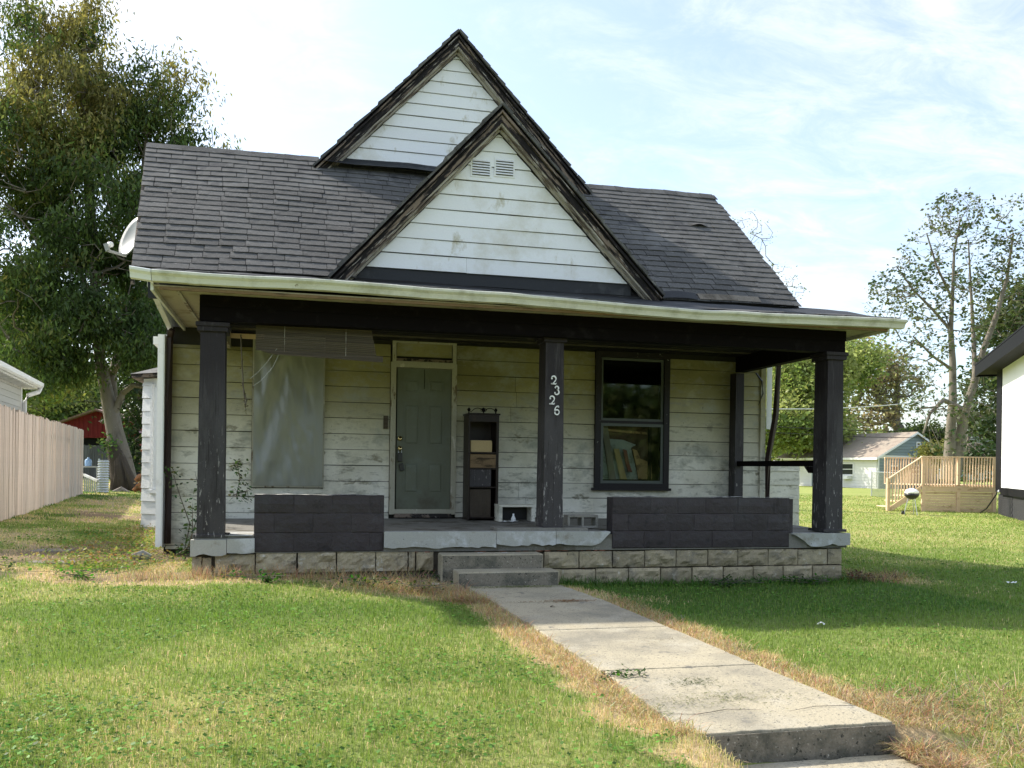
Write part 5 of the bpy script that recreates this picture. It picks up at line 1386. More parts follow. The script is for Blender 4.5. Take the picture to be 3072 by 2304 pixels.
# big sparse maple on the right
D2 = 42
tr2 = [[wt(2843, 1440, D2, .42), wt(2850, 1370, D2, .30), wt(2852, 1290, D2, .23), wt(2858, 1200, D2, .19), wt(2858, 1090, D2, .16), wt(2852, 990, D2, .12), wt(2858, 880, D2, .08), wt(2862, 760, D2, .06), wt(2880, 660, D2, .03)],
       [wt(2858, 1420, D2, .4), wt(2876, 1340, D2, .27), wt(2895, 1240, D2, .21), wt(2925, 1140, D2, .18), wt(2950, 1050, D2, .14), wt(2985, 960, D2, .13), wt(3020, 840, D2, .08), wt(3040, 700, D2, .04)],
       [wt(2885, 1290, D2, .12), wt(2872, 1250, D2, .11), wt(2858, 1230, D2, .11)],
       [wt(2925, 1140, D2, .13), wt(2920, 1000, D2 + 1, .10), wt(2912, 860, D2 + 1, .06), wt(2905, 720, D2 + 1, .03)],
       [wt(2852, 990, D2, .08), wt(2800, 930, D2, .065), wt(2740, 870, D2, .045), wt(2690, 800, D2, .03)],
       [wt(2858, 900, D2, .07), wt(2810, 800, D2 - 1, .05), wt(2780, 700, D2 - 1, .03)],
       [wt(2858, 1110, D2, .08), wt(2800, 1070, D2 - 1, .06), wt(2740, 1010, D2 - 2, .035)],
       [wt(2895, 1230, D2, .12), wt(2830, 1200, D2 - 2, .10), wt(2790, 1240, D2 - 3, .07), wt(2770, 1300, D2 - 3, .04)]]
cl2 = [blob(2870, 640, 42, 70, 70, 2, 120), blob(2780, 740, 42, 70, 70, 2, 70), blob(2700, 850, 42, 70, 60, 2, 90), blob(2940, 780, 43, 70, 110, 2.4, 130), blob(3040, 660, 42, 60, 90, 2, 60), blob(3050, 820, 42, 70, 100, 2.4, 80),
       blob(2790, 880, 42, 100, 80, 2.4, 80), blob(2700, 960, 41, 80, 50, 2, 46), blob(2770, 1070, 40, 90, 70, 2, 60), blob(2860, 940, 41, 80, 110, 2.2, 70), blob(2990, 1000, 41, 80, 110, 2.2, 80), blob(2810, 1200, 39, 80, 70, 1.8, 50),
       blob(2940, 1200, 40, 60, 90, 1.8, 50), blob(2650, 920, 41, 50, 50, 1.5, 16), blob(2860, 1320, 39, 60, 40, 1.5, 20)]
GS = [(.05, .085, .035), (.08, .115, .045), (.12, .14, .055)]
tree('sparse_maple', 'tall forked maple with thinning leaves rising behind the wooden deck', tr2, cl2, 3.2, (.175, .62), GS, spread=.13, dens=1.7, droop=.1, tip=.0050, bark='bark', seg=.8, curve=.35, rexp=.42)
# trees beyond
tree('green_tree', 'full light green tree seen between the porch posts', [[wt(2400, 1440, 72, .5), wt(2402, 1300, 72, .4), wt(2400, 1150, 72, .2)]],
     [blob(2400, 1180, 72, 100, 90, 4, 190), blob(2330, 1270, 70, 90, 80, 4, 130), blob(2450, 1100, 73, 70, 80, 4, 100), blob(2460, 1300, 70, 70, 60, 3, 80), blob(2560, 1090, 76, 60, 60, 3, 60), blob(2350, 1090, 72, 50, 60, 3, 40)], 75, (.36, .5), [(.15, .21, .06), (.22, .28, .08), (.30, .33, .11)], group='trees beyond the yard', spread=.75, droop=.3, tip=.022, seg=1.3, light=(.6, 1.5))
tree('autumn_tree', 'thinning yellow green tree beyond the tan roofed house', [[wt(2745, 1420, 92, .7), wt(2700, 1290, 92, .55), wt(2650, 1220, 92, .4), wt(2610, 1140, 92, .25)], [wt(2690, 1270, 92, .4), wt(2690, 1180, 92, .3), wt(2700, 1100, 92, .15)], [wt(2640, 1230, 92, .3), wt(2560, 1210, 92, .15)]],
     [blob(2610, 1110, 92, 90, 70, 4, 170), blob(2690, 1150, 92, 65, 80, 4, 90), blob(2600, 1230, 92, 100, 60, 4, 130), blob(2550, 1060, 92, 40, 50, 3, 50)], 15, (.40, .5), [(.20, .21, .09), (.30, .29, .12), (.36, .28, .14), (.24, .21, .14)], group='trees beyond the yard', spread=.8, droop=.3, tip=.028, seg=1.4, bark='twig')
tree('hedge_tree', 'dark low bushy tree beside the trunk of the maple', [[wt(2790, 1440, 80, .5), wt(2785, 1340, 80, .3)]], [blob(2785, 1320, 80, 70, 34, 3, 120), blob(2730, 1345, 82, 50, 22, 3, 50)], 60, (.34, .5), GD + [(.07, .1, .03)], group='trees beyond the yard', spread=.6, tip=.02, seg=1.2)
tree('leafy_tree', 'dense green tree hanging behind the white neighbouring wall', [[wt(3060, 1440, 46, .4), wt(3050, 1200, 46, .3), wt(3060, 1000, 46, .2)]],
     [blob(3070, 950, 46, 90, 110, 2.5, 140), blob(2990, 1150, 45, 60, 70, 2, 45), blob(2975, 1280, 45, 70, 60, 2, 50), blob(2920, 1380, 44, 40, 25, 1.5, 26)], 50, (.24, .5), [(.04, .07, .025), (.07, .10, .03), (.10, .12, .04)], group='trees beyond the yard', spread=.5, tip=.016, seg=1.0)
tree('yellow_shrub', 'yellowish shrub between the far house and the deck', [[wt(2800, 1440, 55, .12), wt(2800, 1380, 55, .08)]], [blob(2808, 1362, 55, 28, 26, 1, 60)], 40, (.22, .5), [(.2, .2, .06), (.13, .16, .05)], spread=.3, tip=.01, seg=.8, cat='shrub')
# far tree line closing the horizon: one leafy mass
nL = 80000
th_ = NP.random(nL); ang = -1.15 + 2.3 * th_; dd = 135 + 25 * NP.random(nL)
X = CAM.x + np.sin(ang + TH) * dd; Y = CAM.y + np.cos(ang + TH) * dd
top = 4.5 + 5 * fbm(ang * 40, ang * 3, 1, 4, 5); Zt = top * NP.random(nL) ** .7
half = nL // 2; ab = np.pi + TH + (NP.random(half) - .5) * 2.6; db = 62 + 14 * NP.random(half)
X[:half] = CAM.x + np.sin(ab) * db; Y[:half] = CAM.y + np.cos(ab) * db; Zt[:half] = (8 + 5 * fbm(ab * 9, ab * 3, 1, 4, 5)) * NP.random(half) ** .8
C0 = np.stack([X, Y, Zt], -1); dr = NP.normal(size=(nL, 3)); dr /= np.linalg.norm(dr, axis=1)[:, None]; s_ = np.cross(dr, NP.normal(size=(nL, 3))); s_ /= np.linalg.norm(s_, axis=1)[:, None]
Vl = np.stack([C0, C0 + dr * .6 - s_ * .45, C0 + dr * 1.2, C0 + dr * .6 + s_ * .45], 1).reshape(-1, 3)
col = np.array(GM)[NP.integers(0, 3, nL)] * (.7 + .6 * NP.random(nL))[:, None]
tag(link('tree_line', np_mesh('tree_line', Vl, (np.arange(nL) * 4)[:, None] + np.arange(4), M['leaf'], np.repeat(col, 4, 0)), kind='stuff'), 'distant low line of trees closing the horizon', 'tree line')

# ================================================================== LEFT SIDE
FA, FB = Vector((-3.43, 5.3, 0)), Vector((-4.61, 16.8, 0))
t = thing('picket_fence', 'tall pinkish cedar board privacy fence along the left yard', 'fence', (-4, 10, .4))
fd = (FB - FA); fl_ = fd.length; fd.normalize(); fo = Vector((fd.y, -fd.x, 0))
pm = []
for k in range(5):
    b = MB(); hgt = 1.82 + R.uniform(-.03, .03); n = 6; vs_, fs_ = [], []
    for i in range(n + 1):
        z = hgt * i / n; j = R.uniform(-.002, .002)
        for sx, sy in ((-1, 1), (1, 1), (1, -1), (-1, -1)): vs_.append((sx * .052 + j, sy * .009 + j, z))
    for i in range(n):
        for q in range(4): fs_.append((i * 4 + q, i * 4 + (q + 1) % 4, i * 4 + 4 + (q + 1) % 4, i * 4 + 4 + q))
    fs_ += [(n * 4, n * 4 + 1, n * 4 + 2, n * 4 + 3)]; b.add(vs_, fs_); pm.append(b.mesh('picket', M['picket']))
ang_f = math.atan2(fd.y, fd.x); x = 0
while x < fl_:
    p = FA + fd * x; o = bpy.data.objects.new('picket', pm[R.randrange(5)]); COL.objects.link(o); o.parent = t; o.matrix_parent_inverse = pinv(t)
    o.location = p + fo * R.uniform(-.006, .006) + Vector((0, 0, .40 + R.uniform(-.012, .012))); o.rotation_euler = (R.uniform(-.006, .006), R.uniform(-.012, .012), ang_f + R.uniform(-.05, .05)); x += .1115
for z in (.7, 1.9): b = MB(); b.beam(FA - fo * .035 + Vector((0, 0, z)), FB - fo * .035 + Vector((0, 0, z)), .04, .09); b.build('rail', M['picket'], t)
for k in range(6): p = FA + fd * (fl_ - .06) * k / 5 - fo * .09; b = MB(); b.box(p.x - .045, p.y - .045, .3, p.x + .045, p.y + .045, 2.26); b.build('post', M['picket'], t)

# left neighbour
t = thing('grey_bungalow', 'grey vinyl sided neighbour house with white gutter beyond the fence', 'house', (-6.5, 6, .4))
dn = Vector((-.42, 4.1, 0)).normalized(); A_ = Vector((-4.19, 9.45, 0)); on_ = Vector((dn.y, -dn.x, 0))
def NB(x, o, z): p = A_ - dn * x + on_ * o; return (p.x, p.y, z)
b = MB(); PBox(b, lambda x, o, z: NB(x, o, z), 0, 5.2, -5, 0, .3, 2.8); b.build('wall', M['vinyl'], t)
z = .45; k = 0
while z < 2.76:
    b = MB(); PBox(b, NB, .06, 5.2, .001, .016, z, z + .108); b.build('siding_board', M['vinyl'], t); z += .115
b = MB(); PBox(b, NB, -.02, .055, -.05, .022, .3, 2.8); b.build('corner_trim', M['white'], t)
b = MB(); PBox(b, NB, -.30, 5.3, .0, .24, 2.80, 2.82); b.build('soffit', M['white'], t)
for k in range(12): b = MB(); PBox(b, NB, -.29 + .3 * k, -.275 + .3 * k, .01, .235, 2.79, 2.799); b.build('soffit_seam', M['steel'], t)
b = MB(); PBox(b, NB, -.32, 5.3, .241, .26, 2.80, 2.90); b.build('fascia', M['white'], t)
b = MB(); b.prism([NB(-.32, .26, 2.92), NB(-.32, .36, 2.92), NB(-.32, .35, 2.85), NB(-.32, .32, 2.82), NB(-.32, .26, 2.82)], Vector(NB(5.3, 0, 0)) - Vector(NB(-.32, 0, 0))); b.build('gutter', M['white'], t)
b = MB(); b.prism([NB(-.34, .31, 2.95), NB(-.34, -3.2, 4.5), NB(-.34, -3.2, 4.45), NB(-.34, .31, 2.925)], Vector(NB(5.3, 0, 0)) - Vector(NB(-.34, 0, 0))); b.build('roof', M['shinglefield'], t)
b = MB(); b.tube([NB(-.22, .31, 2.83), NB(-.2, .28, 2.74), NB(-.08, .12, 2.66), NB(-.02, .06, 2.52), NB(-.02, .06, .4)], .045, 8); b.build('downspout', M['white'], t, smooth=True)
# red shed
t = thing('red_shed', 'dark red wooden shed with gable and open dark front', 'shed', W(285, 1455, 50))
def at2(u_, v_, d_): return at(u_, v_, d_)
pk0, e0, e1 = at(285, 1229, 50), at(163, 1270, 50), at(415, 1270, 50)
fw = Vector((S_ , C_, 0))
b = MB(); b.prism([at(285, 1232, 50), at(170, 1272, 50), at(170, 1313, 50), at(410, 1313, 50), at(410, 1272, 50)], fw * 6); b.build('gable', M['red'], t)
b = MB()
for u0 in range(180, 410, 14): b.beam(at(u0, 1312, 49.97), at(u0, 1232 + 41 * abs(u0 - 285) / 122, 49.97), .03, .02)
b.build('batten', M['red'], t)
b = MB(); b.prism([at(285, 1226, 49.6), at(155, 1270, 49.6), at(155, 1275, 49.6), at(285, 1231, 49.6)], fw * 7); b.prism([at(285, 1226, 49.6), at(425, 1272, 49.6), at(425, 1277, 49.6), at(285, 1231, 49.6)], fw * 7); b.build('roof', M['brownroof'], t)
b = MB(); b.prism([at(172, 1314, 50.4), at(408, 1314, 50.4), at(408, 1440, 50.4), at(172, 1440, 50.4)], fw * 5); b.build('dark_front', M['nbblack'], t)
# old plank fence before the shed
t = thing('plank_fence', 'old grey plank fence in front of the red shed', 'fence', W(300, 1440, 42))
for k in range(18):
    u0 = 240 + k * 7.2; b = MB(); p0, p1 = at(u0, 1420, 42), at(u0 + 6.6, 1420, 42); zt = 1.35 + 52 / F_PX * 42 + R.uniform(-.03, .03)
    b.prism([(p0.x, p0.y, .4), (p1.x, p1.y, .4), (p1.x, p1.y, zt), (p0.x, p0.y, zt)], fw * .03); b.build('plank', M['greyplank'], t)
# brick house beyond fence
t = thing('brick_house', 'reddish brick house corner glimpsed over the board fence', 'house', W(100, 1440, 60))
b = MB(); b.prism([at(60, 1440, 60), at(128, 1440, 60), at(128, 1262, 60), at(126, 1232, 60), at(60, 1226, 60)], fw * 5); b.build('wall', M['brick'], t)
b = MB(); b.prism([at(50, 1222, 59.5), at(131, 1228, 59.5), at(134, 1242, 59.5), at(130, 1236, 59.5), at(50, 1229, 59.5)], fw * 6); b.build('roof', M['brownroof'], t)
# white stair rail, culvert, jug
t = thing('stair_rail', 'weathered white wooden rail with balusters behind the fence end', 'railing', W(275, 1490, 26))
ra, rb2 = at(252, 1424, 26), at(294, 1443, 25); qa, qb = at(252, 1498, 26), at(294, 1492, 25)
b = MB(); b.beam(ra, rb2, .06, .06); b.build('top_rail', M['concrete'], t)
b = MB(); b.beam(qa, qb, .06, .08); b.build('bottom_rail', M['concrete'], t)
for k in range(7): b = MB(); f_ = (k + .3) / 7; b.beam(ra.lerp(rb2, f_), qa.lerp(qb, f_), .035, .035, up=(1, 0, 0)); b.build('baluster', M['concrete'], t)
t = thing('corrugated_pipe', 'upright galvanised corrugated sheet roll at the end of the fence', 'corrugated pipe', W(308, 1492, 25.5))
base = at(309, 1492, 25.5); zt = at(309, 1380, 25.5).z
prof = [];
for k in range(91): prof.append((.145 + .011 * math.sin(k * 1.0472), (zt - base.z) * k / 90))
MB().lathe(base, prof, 20).build('shell', M['steel'], t, smooth=True)
b = MB(); b.tube([at(297, 1376, 25.4), at(297, 1490, 25.4)], .025, 6); b.build('edge', M['steel'], t)
base = at(265, 1398, 27.5)
t = thing('garden_table', 'small grey table just visible behind the fence end', 'table', (base.x, base.y, .4))
b = MB(); b.box(base.x - .35, base.y - .3, base.z - .045, base.x + .35, base.y + .3, base.z - .006); b.build('top', M['concrete'], t)
for sx in (-.3, .3):
    for sy in (-.25, .25): b = MB(); b.box(base.x + sx - .02, base.y + sy - .02, .4, base.x + sx + .02, base.y + sy + .02, base.z - .046); b.build('leg', M['concrete'], t)
tag(MB().lathe(base, [(.10, 0), (.105, .02), (.105, .16), (.085, .2), (.03, .235), (.03, .27), (0, .271)], 14).build('water_jug', M['water'], smooth=True), 'pale blue plastic water jug standing behind the fence end', 'jug')
# broken orange wood and rubble at the tree foot
for k, (u_, v_, lb) in enumerate([(418, 1462, 'lowest chunk of split orange wood at the tree foot'), (432, 1448, 'middle chunk of split orange wood at the tree foot'), (424, 1432, 'upright splinter of orange wood at the tree foot'), (440, 1466, 'orange wood chunk lying nearest the house')]):
    c = at(u_, v_ + 6, 26.6); b = MB(); n = 7
    b.tube([c + Vector((-.16, 0, -.05)), c + Vector((-.05, .03, .06)), c + Vector((.14, .02, .02 + .12 * (k == 2))), c + Vector((.2, 0, .1 + .15 * (k == 2)))], [.07, .12, .09, .03], 6)
    tag(b.build('wood_chunk', M['orange']), lb, 'wood chunk', 'orange wood chunks')
c = at(362, 1480, 26.4); b = MB(); b.tube([c + Vector((-.22, 0, 0)), c + Vector((0, .05, .06)), c + Vector((.25, 0, -.02))], [.08, .15, .07], 7); tag(b.build('rubble_rock', M['rock']), 'grey rubble rock in front of the rotten stump', 'rock')
c = Vector((-.72, 1.6, gz1(-.72, 1.6) + .03)); b = MB(); b.tube([c + Vector((-.12, 0, 0)), c + Vector((.0, .02, .03)), c + Vector((.1, 0, 0))], [.04, .06, .03], 6); tag(b.build('pale_rubble', M['block']), 'pale concrete rubble on the ground left of the downspout', 'rubble')
# paving remnants on the side path
for k, (x_, y_, w_, l_, lb) in enumerate([(-1.55, 1.0, .5, .28, 'nearest half buried concrete paver in the side path'), (-1.9, 2.2, .55, .3, 'farther half buried concrete paver in the side path')]):
    z_ = gz1(x_, y_); tag(MB().box(x_ - w_ / 2, y_ - l_ / 2, z_ - .05, x_ + w_ / 2, y_ + l_ / 2, z_ + .012).build('paver', M['rock'], bevel=.01), lb, 'paver')

# ================================================================== RIGHT SIDE
# deck
t = thing('wooden_deck', 'raised new pine deck with baluster railing and stairs', 'deck', (23, 16, .2))
A0, A1 = Vector((21.73, 16.11, 0)), Vector((24.17, 15.51, 0)); ddv = (A1 - A0); dl_ = ddv.length; ddv.normalize(); dnn = Vector((-ddv.y, ddv.x, 0))
def DK(x, o, z): p = A0 + ddv * x + dnn * o; return (p.x, p.y, z)
def dbox(nm, x0, x1, o0, o1, z0, z1, par=None): b = MB(); b.hexa([DK(x0, o0, z0), DK(x1, o0, z0), DK(x1, o1, z0), DK(x0, o1, z0), DK(x0, o0, z1), DK(x1, o0, z1), DK(x1, o1, z1), DK(x0, o1, z1)]); return b.build(nm, M['deckwood'], par or t)
FL = .96
for k in range(20): dbox('deck_board', 0, dl_ + .1, .01 + .15 * k, .145 + .15 * k, FL, FL + .03)
dbox('rim_joist', 0, dl_ + .05, -.035, 0, FL - .21, FL - .002)
for x_ in (.0, 1.18, dl_ - .1): dbox('post', x_, x_ + .11, -.045, .05, .0, FL - .212)
for x0, x1 in ((.115, 1.175), (1.295, dl_ - .105)):
    z = .03
    while z < FL - .24: dbox('skirt_board', x0, x1, .0, .02, z, min(z + .082, FL - .215)); z += .09
for x_ in (0, 1.2, dl_ - .09): dbox('rail_post', x_, x_ + .09, -.036, .05, FL + .031, FL + .96)
dbox('top_rail', -.03, dl_, -.06, .07, FL + .961, FL + 1.0); 
x = .12
while x < dl_ - .1:
    if not 1.16 < x < 1.3: dbox('baluster', x, x + .04, -.065, -.037, FL - .05, FL + .958)
    x += .098
for k in range(26): dbox('rear_baluster', k * .1, k * .1 + .04, 3.0, 3.03, FL, FL + .96)
dbox('rear_rail', 0, dl_, 2.97, 3.06, FL + .961, FL + 1.0)
# stairs down to the left
ns = 4
for k in range(ns): dbox('stair_tread', -.28 * (k + 1), -.28 * k - .01, .06, 1.0, FL - .19 * (k + 1) + .0, FL - .19 * (k + 1) + .035)
b = MB(); b.prism([DK(-.02, -.005, FL), DK(-.02, -.005, FL - .28), DK(-1.12, -.005, .02), DK(-1.2, -.005, .12)], dnn * .04); b.build('stringer', M['deckwood'], t)
b = MB(); b.beam(DK(0, -.02, FL + .98), DK(-1.15, -.02, FL + .98 - .78), .09, .04); b.build('stair_rail', M['deckwood'], t)
for k in range(11): x_ = -.1 - k * .1; zz = FL + .96 + x_ * .68; b = MB(); b.beam(DK(x_, -.03, zz), DK(x_, -.03, zz - .92), .035, .035, up=(1, 0, 0)); b.build('stair_baluster', M['deckwood'], t)
b = MB(); b.beam(DK(-1.15, .0, .05), DK(-1.15, .0, 1.2), .09, .09, up=(1, 0, 0)); b.build('newel_post', M['deckwood'], t)
# grill
gp = at(2735, 1517, 27.6); gp.z = gz1(gp.x, gp.y)
t = thing('kettle_grill', 'small black kettle grill with pale lid standing by the deck stairs', 'grill', tuple(gp))
kz = at(2735, 1480, 27.6).z; kr_ = .22
b = MB(); b.lathe((gp.x, gp.y, kz - .19), [(.04, 0), (.13, .03), (.2, .1), (kr_, .19)], 18); b.build('bowl', M['blackplastic'], t, smooth=True)
b = MB(); b.lathe((gp.x, gp.y, kz + .002), [(kr_, 0), (.2, .06), (.13, .125), (.03, .16), (0, .161)], 18); o = b.build('lid', M['nbwhite'], t, smooth=True)
for a in (.6, 2.6, 4.9): b = MB(); b.tube([(gp.x + .1 * math.cos(a), gp.y + .1 * math.sin(a), kz - .14), (gp.x + .22 * math.cos(a), gp.y + .22 * math.sin(a), gp.z)], .014, 6); b.build('leg', M['steel'], t)
for a in (2.6,): b = MB(); b.lathe((gp.x + .24 * math.cos(a), gp.y + .24 * math.sin(a), gp.z + .06), [(.06, -.02), (.06, .02)], 12, (0, 1, 0)); b.build('wheel', M['blackplastic'], t)
# white neighbour
t = thing('white_house', 'new white panelled house with black eaves at the right edge', 'house', (23.4, 14.7, .1))
B0, B1 = Vector((23.43, 14.66, 0)), Vector((20.0, 9.66, 0)); wd_ = (B1 - B0).normalized(); wo = Vector((wd_.y, -wd_.x, 0)); wo = wo if wo.dot(CAM - B0) > 0 else -wo
def NW(x, o, z): p = B0 + wd_ * x + wo * o; return (p.x, p.y, z)
def wbox(nm, mt_, x0, x1, o0, o1, z0, z1): b = MB(); PBox(b, NW, x0, x1, o0, o1, z0, z1); return b.build(nm, M[mt_], t)
wbox('wall', 'nbwhite', -.02, 8, -5, -.02, .9, 4.9)
x = .93
while x < 7:
    x1 = x + 2.2
    for z0, z1 in ((.95, 3.35), (3.36, 4.85)): wbox('panel', 'nbwhite', x + .006, x1 - .006, -.019, .012, z0, z1)
    wbox('seam_batten', 'steel', x1 - .012, x1 + .004, -.018, .0, .95, 4.8); x = x1
wbox('corner_trim', 'nbblack', -.06, .92, -.06, .03, .8, 4.75)
wbox('skirt_trim', 'nbblack', .921, 8, -.018, .035, .72, .945)
b = MB(); PBox(b, NW, .02, 8, -5, -.05, -.05, .72); fnd2 = b.build('foundation', M['nbbrick'], t)
for r_ in range(8):
    for k in range(12): b = MB(); x0 = .05 + k * .21 + .1 * (r_ % 2); PBox(b, NW, x0, x0 + .2, -.049, -.038, .02 + r_ * .085, .097 + r_ * .085); b.build('brick', M['nbbrick'], fnd2)
b = MB(); PBox(b, NW, -.72, 8, -5.5, .55, 4.72, 4.78); b.build('soffit', M['nbblack'], t)
b = MB(); PBox(b, NW, -.76, 8, .551, .59, 4.66, 5.02); b.build('fascia', M['nbblack'], t)
b = MB(); PBox(b, NW, -.80, -.761, -5.5, .59, 4.66, 5.02); b.build('fascia', M['nbblack'], t)
b = MB(); b.prism([NW(-.8, .60, 5.03), NW(8, .60, 5.03), NW(8, -2.8, 6.5), NW(-.8, -2.8, 6.5)], (0, 0, .05)); b.build('roof', M['nbblack'], t)
b = MB(); b.tube([NW(.75, .04, .82), NW(.75, .10, .80), NW(.75, .12, .72), NW(.45, .35, .25), NW(.2, .5, .1)], .022, 6); b.build('drain_hose', M['blackplastic'], t)
b = MB(); b.lathe(NW(.75, .036, .82), [(.06, 0), (.06, .02), (.02, .05)], 10, wo); b.build('hose_bib', M['steel'], t)
# chain link fence
t = thing('chain_link_fence', 'low galvanised chain link fence before the far houses', 'fence', W(2650, 1500, 44))
f0, f1 = at(2614, 1500, 46), at(2696, 1505, 41); f0.z = gz1(f0.x, f0.y); f1.z = gz1(f1.x, f1.y); hh = 1.25; fA = f0 + (f0 - f1) * .0
for p in (f0, f1, f0.lerp(f1, .9)): b = MB(); b.tube([p, p + Vector((0, 0, hh + .08))], .03, 6); b.build('post', M['steel'], t)
b = MB(); b.tube([f0 + Vector((0, 0, hh)), f1 + Vector((0, 0, hh))], .022, 6); b.build('top_rail', M['steel'], t)
b = MB(); Lf = (f1 - f0).length; dfv = (f1 - f0).normalized(); x = -hh
while x < Lf:
    for sg in (1, -1):
        xa, xb3 = (x, x + hh) if sg == 1 else (x + hh, x); za, zb3 = 0, hh
        pts = []
        for xx, zz in ((xa, za), (xb3, zb3)):
            pts.append([xx, zz])
        (xa, za), (xb3, zb3) = pts
        for q in (0,):
            lo = max(0, min(1, ((0 if sg == 1 else Lf) - xa) / (xb3 - xa))); hi = max(0, min(1, ((Lf if sg == 1 else 0) - xa) / (xb3 - xa)))
            if hi - lo > .02:
                P0 = f0 + dfv * (xa + (xb3 - xa) * lo) + Vector((0, 0, hh * lo)); P1 = f0 + dfv * (xa + (xb3 - xa) * hi) + Vector((0, 0, hh * hi)); b.tube([P0, P1], .0035, 3, False)
    x += .09
b.build('wire_mesh', M['steel'], t, kind='stuff')
# grey and white far house
t = thing('tan_roof_house', 'small house with tan roof, white long side and grey gable', 'house', W(2640, 1465, 63))
c0 = at(2631, 1460, 63); c0.z = 0; ph_ = math.radians(65)
rgt = Vector((C_, -S_, 0)); fwd = Vector((S_, C_, 0))
dlw = (-rgt * math.cos(ph_) + fwd * math.sin(ph_)); dgw = (rgt * math.sin(ph_) + fwd * math.cos(ph_))
GW, LW, ZB, ZEv, ZPk = 7.3, 10.0, .25, 2.45, 4.3
def FH(x, o, z): p = c0 + dlw * x + dgw * o; return (p.x, p.y, z)
b = MB(); b.hexa([FH(0, 0, ZB), FH(LW, 0, ZB), FH(LW, GW, ZB), FH(0, GW, ZB), FH(0, 0, ZEv), FH(LW, 0, ZEv), FH(LW, GW, ZEv), FH(0, GW, ZEv)]); b.build('wall', M['farwhite'], t)
n_bd = 18
for k in range(n_bd):
    z0 = ZB + (ZPk - ZB - .1) * k / n_bd; z1 = ZB + (ZPk - ZB - .1) * (k + 1) / n_bd - .012
    f0_ = max(0, (z0 - ZEv) / (ZPk - ZEv)); f1_ = max(0, (z1 - ZEv) / (ZPk - ZEv)); b = MB()
    b.prism([FH(-.01, GW / 2 * f0_, z0), FH(-.01, GW - GW / 2 * f0_, z0), FH(-.01, GW - GW / 2 * f1_, z1), FH(-.01, GW / 2 * f1_, z1)], -dlw * .03); b.build('siding_board', M['fargrey'], t)
for k in range(10): b = MB(); z0 = ZB + .15 + k * .21; b.prism([FH(0.05, -.01, z0), FH(LW, -.01, z0), FH(LW, -.01, z0 + .195), FH(0.05, -.01, z0 + .195)], -dgw * .02); b.build('siding_board', M['farwhite'], t)
b = MB(); b.prism([FH(-.3, -.35, ZEv - .1), FH(-.3, GW / 2, ZPk), FH(-.3, GW / 2, ZPk + .12), FH(-.3, -.4, ZEv + .02)], dlw * (LW + .5)); b.build('roof', M['farroof'], t)
b = MB(); b.prism([FH(-.3, GW + .35, ZEv - .1), FH(-.3, GW / 2, ZPk), FH(-.3, GW / 2, ZPk + .12), FH(-.3, GW + .4, ZEv + .02)], dlw * (LW + .5)); b.build('roof', M['farroof'], t)
b = MB(); b.prism([FH(-.33, -.36, ZEv - .13), FH(-.33, GW / 2, ZPk - .05), FH(-.33, GW / 2, ZPk + .10), FH(-.33, -.40, ZEv + .0)], dlw * .028); b.prism([FH(-.33, GW + .36, ZEv - .13), FH(-.33, GW / 2, ZPk - .05), FH(-.33, GW / 2, ZPk + .10), FH(-.33, GW + .40, ZEv)], dlw * .028); b.build('barge_board', M['farwhite'], t)
b = MB(); PBox(b, FH, -.35, LW, -.45, -.40, ZEv - .14, ZEv + .02); b.build('gutter', M['farwhite'], t)
b = MB(); b.prism([FH(-.045, 0, ZEv - .02), FH(-.045, GW, ZEv - .02), FH(-.045, GW, ZEv + .2), FH(-.045, 0, ZEv + .2)], -dlw * .02); b.build('frieze', M['farwhite'], t)
b = MB(); b.prism([FH(-.05, -.02, ZB), FH(-.05, .12, ZB), FH(-.05, .12, ZEv), FH(-.05, -.02, ZEv)], -dlw * .03); b.build('corner_trim', M['farwhite'], t)
def fwin(side, a, z0, z1, w_, glass=True):
    Pq = (lambda x, o, z: FH(-.045 - o, x, z)) if side == 'g' else (lambda x, o, z: FH(x, -.035 - o, z))
    b = MB(); PBox(b, Pq, a, a + w_, 0, .04, z0, z1); f_ = b.build('window', M['farwhite'], t)
    b = MB(); PBox(b, Pq, a + .1, a + w_ - .1, .041, .05, z0 + .1, (z0 + z1) / 2 - .03); b.build('pane', M['glassdark'], f_)
    b = MB(); PBox(b, Pq, a + .1, a + w_ - .1, .041, .05, (z0 + z1) / 2 + .03, z1 - .1); b.build('pane', M['glassdark'], f_)
fwin('g', 1.2, 1.2, 1.95, .85); fwin('g', 3.3, 1.3, 2.0, .8); fwin('g', 3.8, 3.15, 3.7, .45); fwin('l', 2.1, 1.15, 2.1, 1.3)
b = MB(); PBox(b, FH, 2.3, 3.1, -.5, -.05, .9, 1.15); b.build('air_conditioner', M['nbwhite'], t)
b = MB(); PBox(b, FH, 5.0, 6.3, -.09, -.03, .3, 2.05); o = b.build('door', M['fargrey'], t)
for k in range(5): b = MB(); PBox(b, FH, 5.1 + .25 * k, 5.14 + .25 * k, -.11, -.092, .35, 2.05); b.build('door_bar', M['nbwhite'], o)
b = MB(); PBox(b, FH, 7.0, 8.0, GW / 2 - .3, GW / 2 + .3, ZPk - .3, ZPk + .62); b.build('chimney', M['brick'], t)
b = MB(); b.tube([FH(5.2, 1.9, 3.2), FH(5.2, 1.9, 3.7)], .09, 8); b.build('roof_vent', M['nbblack'], t)
b = MB(); b.tube([FH(-.2, 3.4, 2.5), FH(-.2, 3.4, 3.3)], .05, 6); b.tube([FH(-.2, 4.2, 2.5), FH(-.2, 4.2, 3.2)], .05, 6); b.build('meter_pipe', M['fargrey'], t)
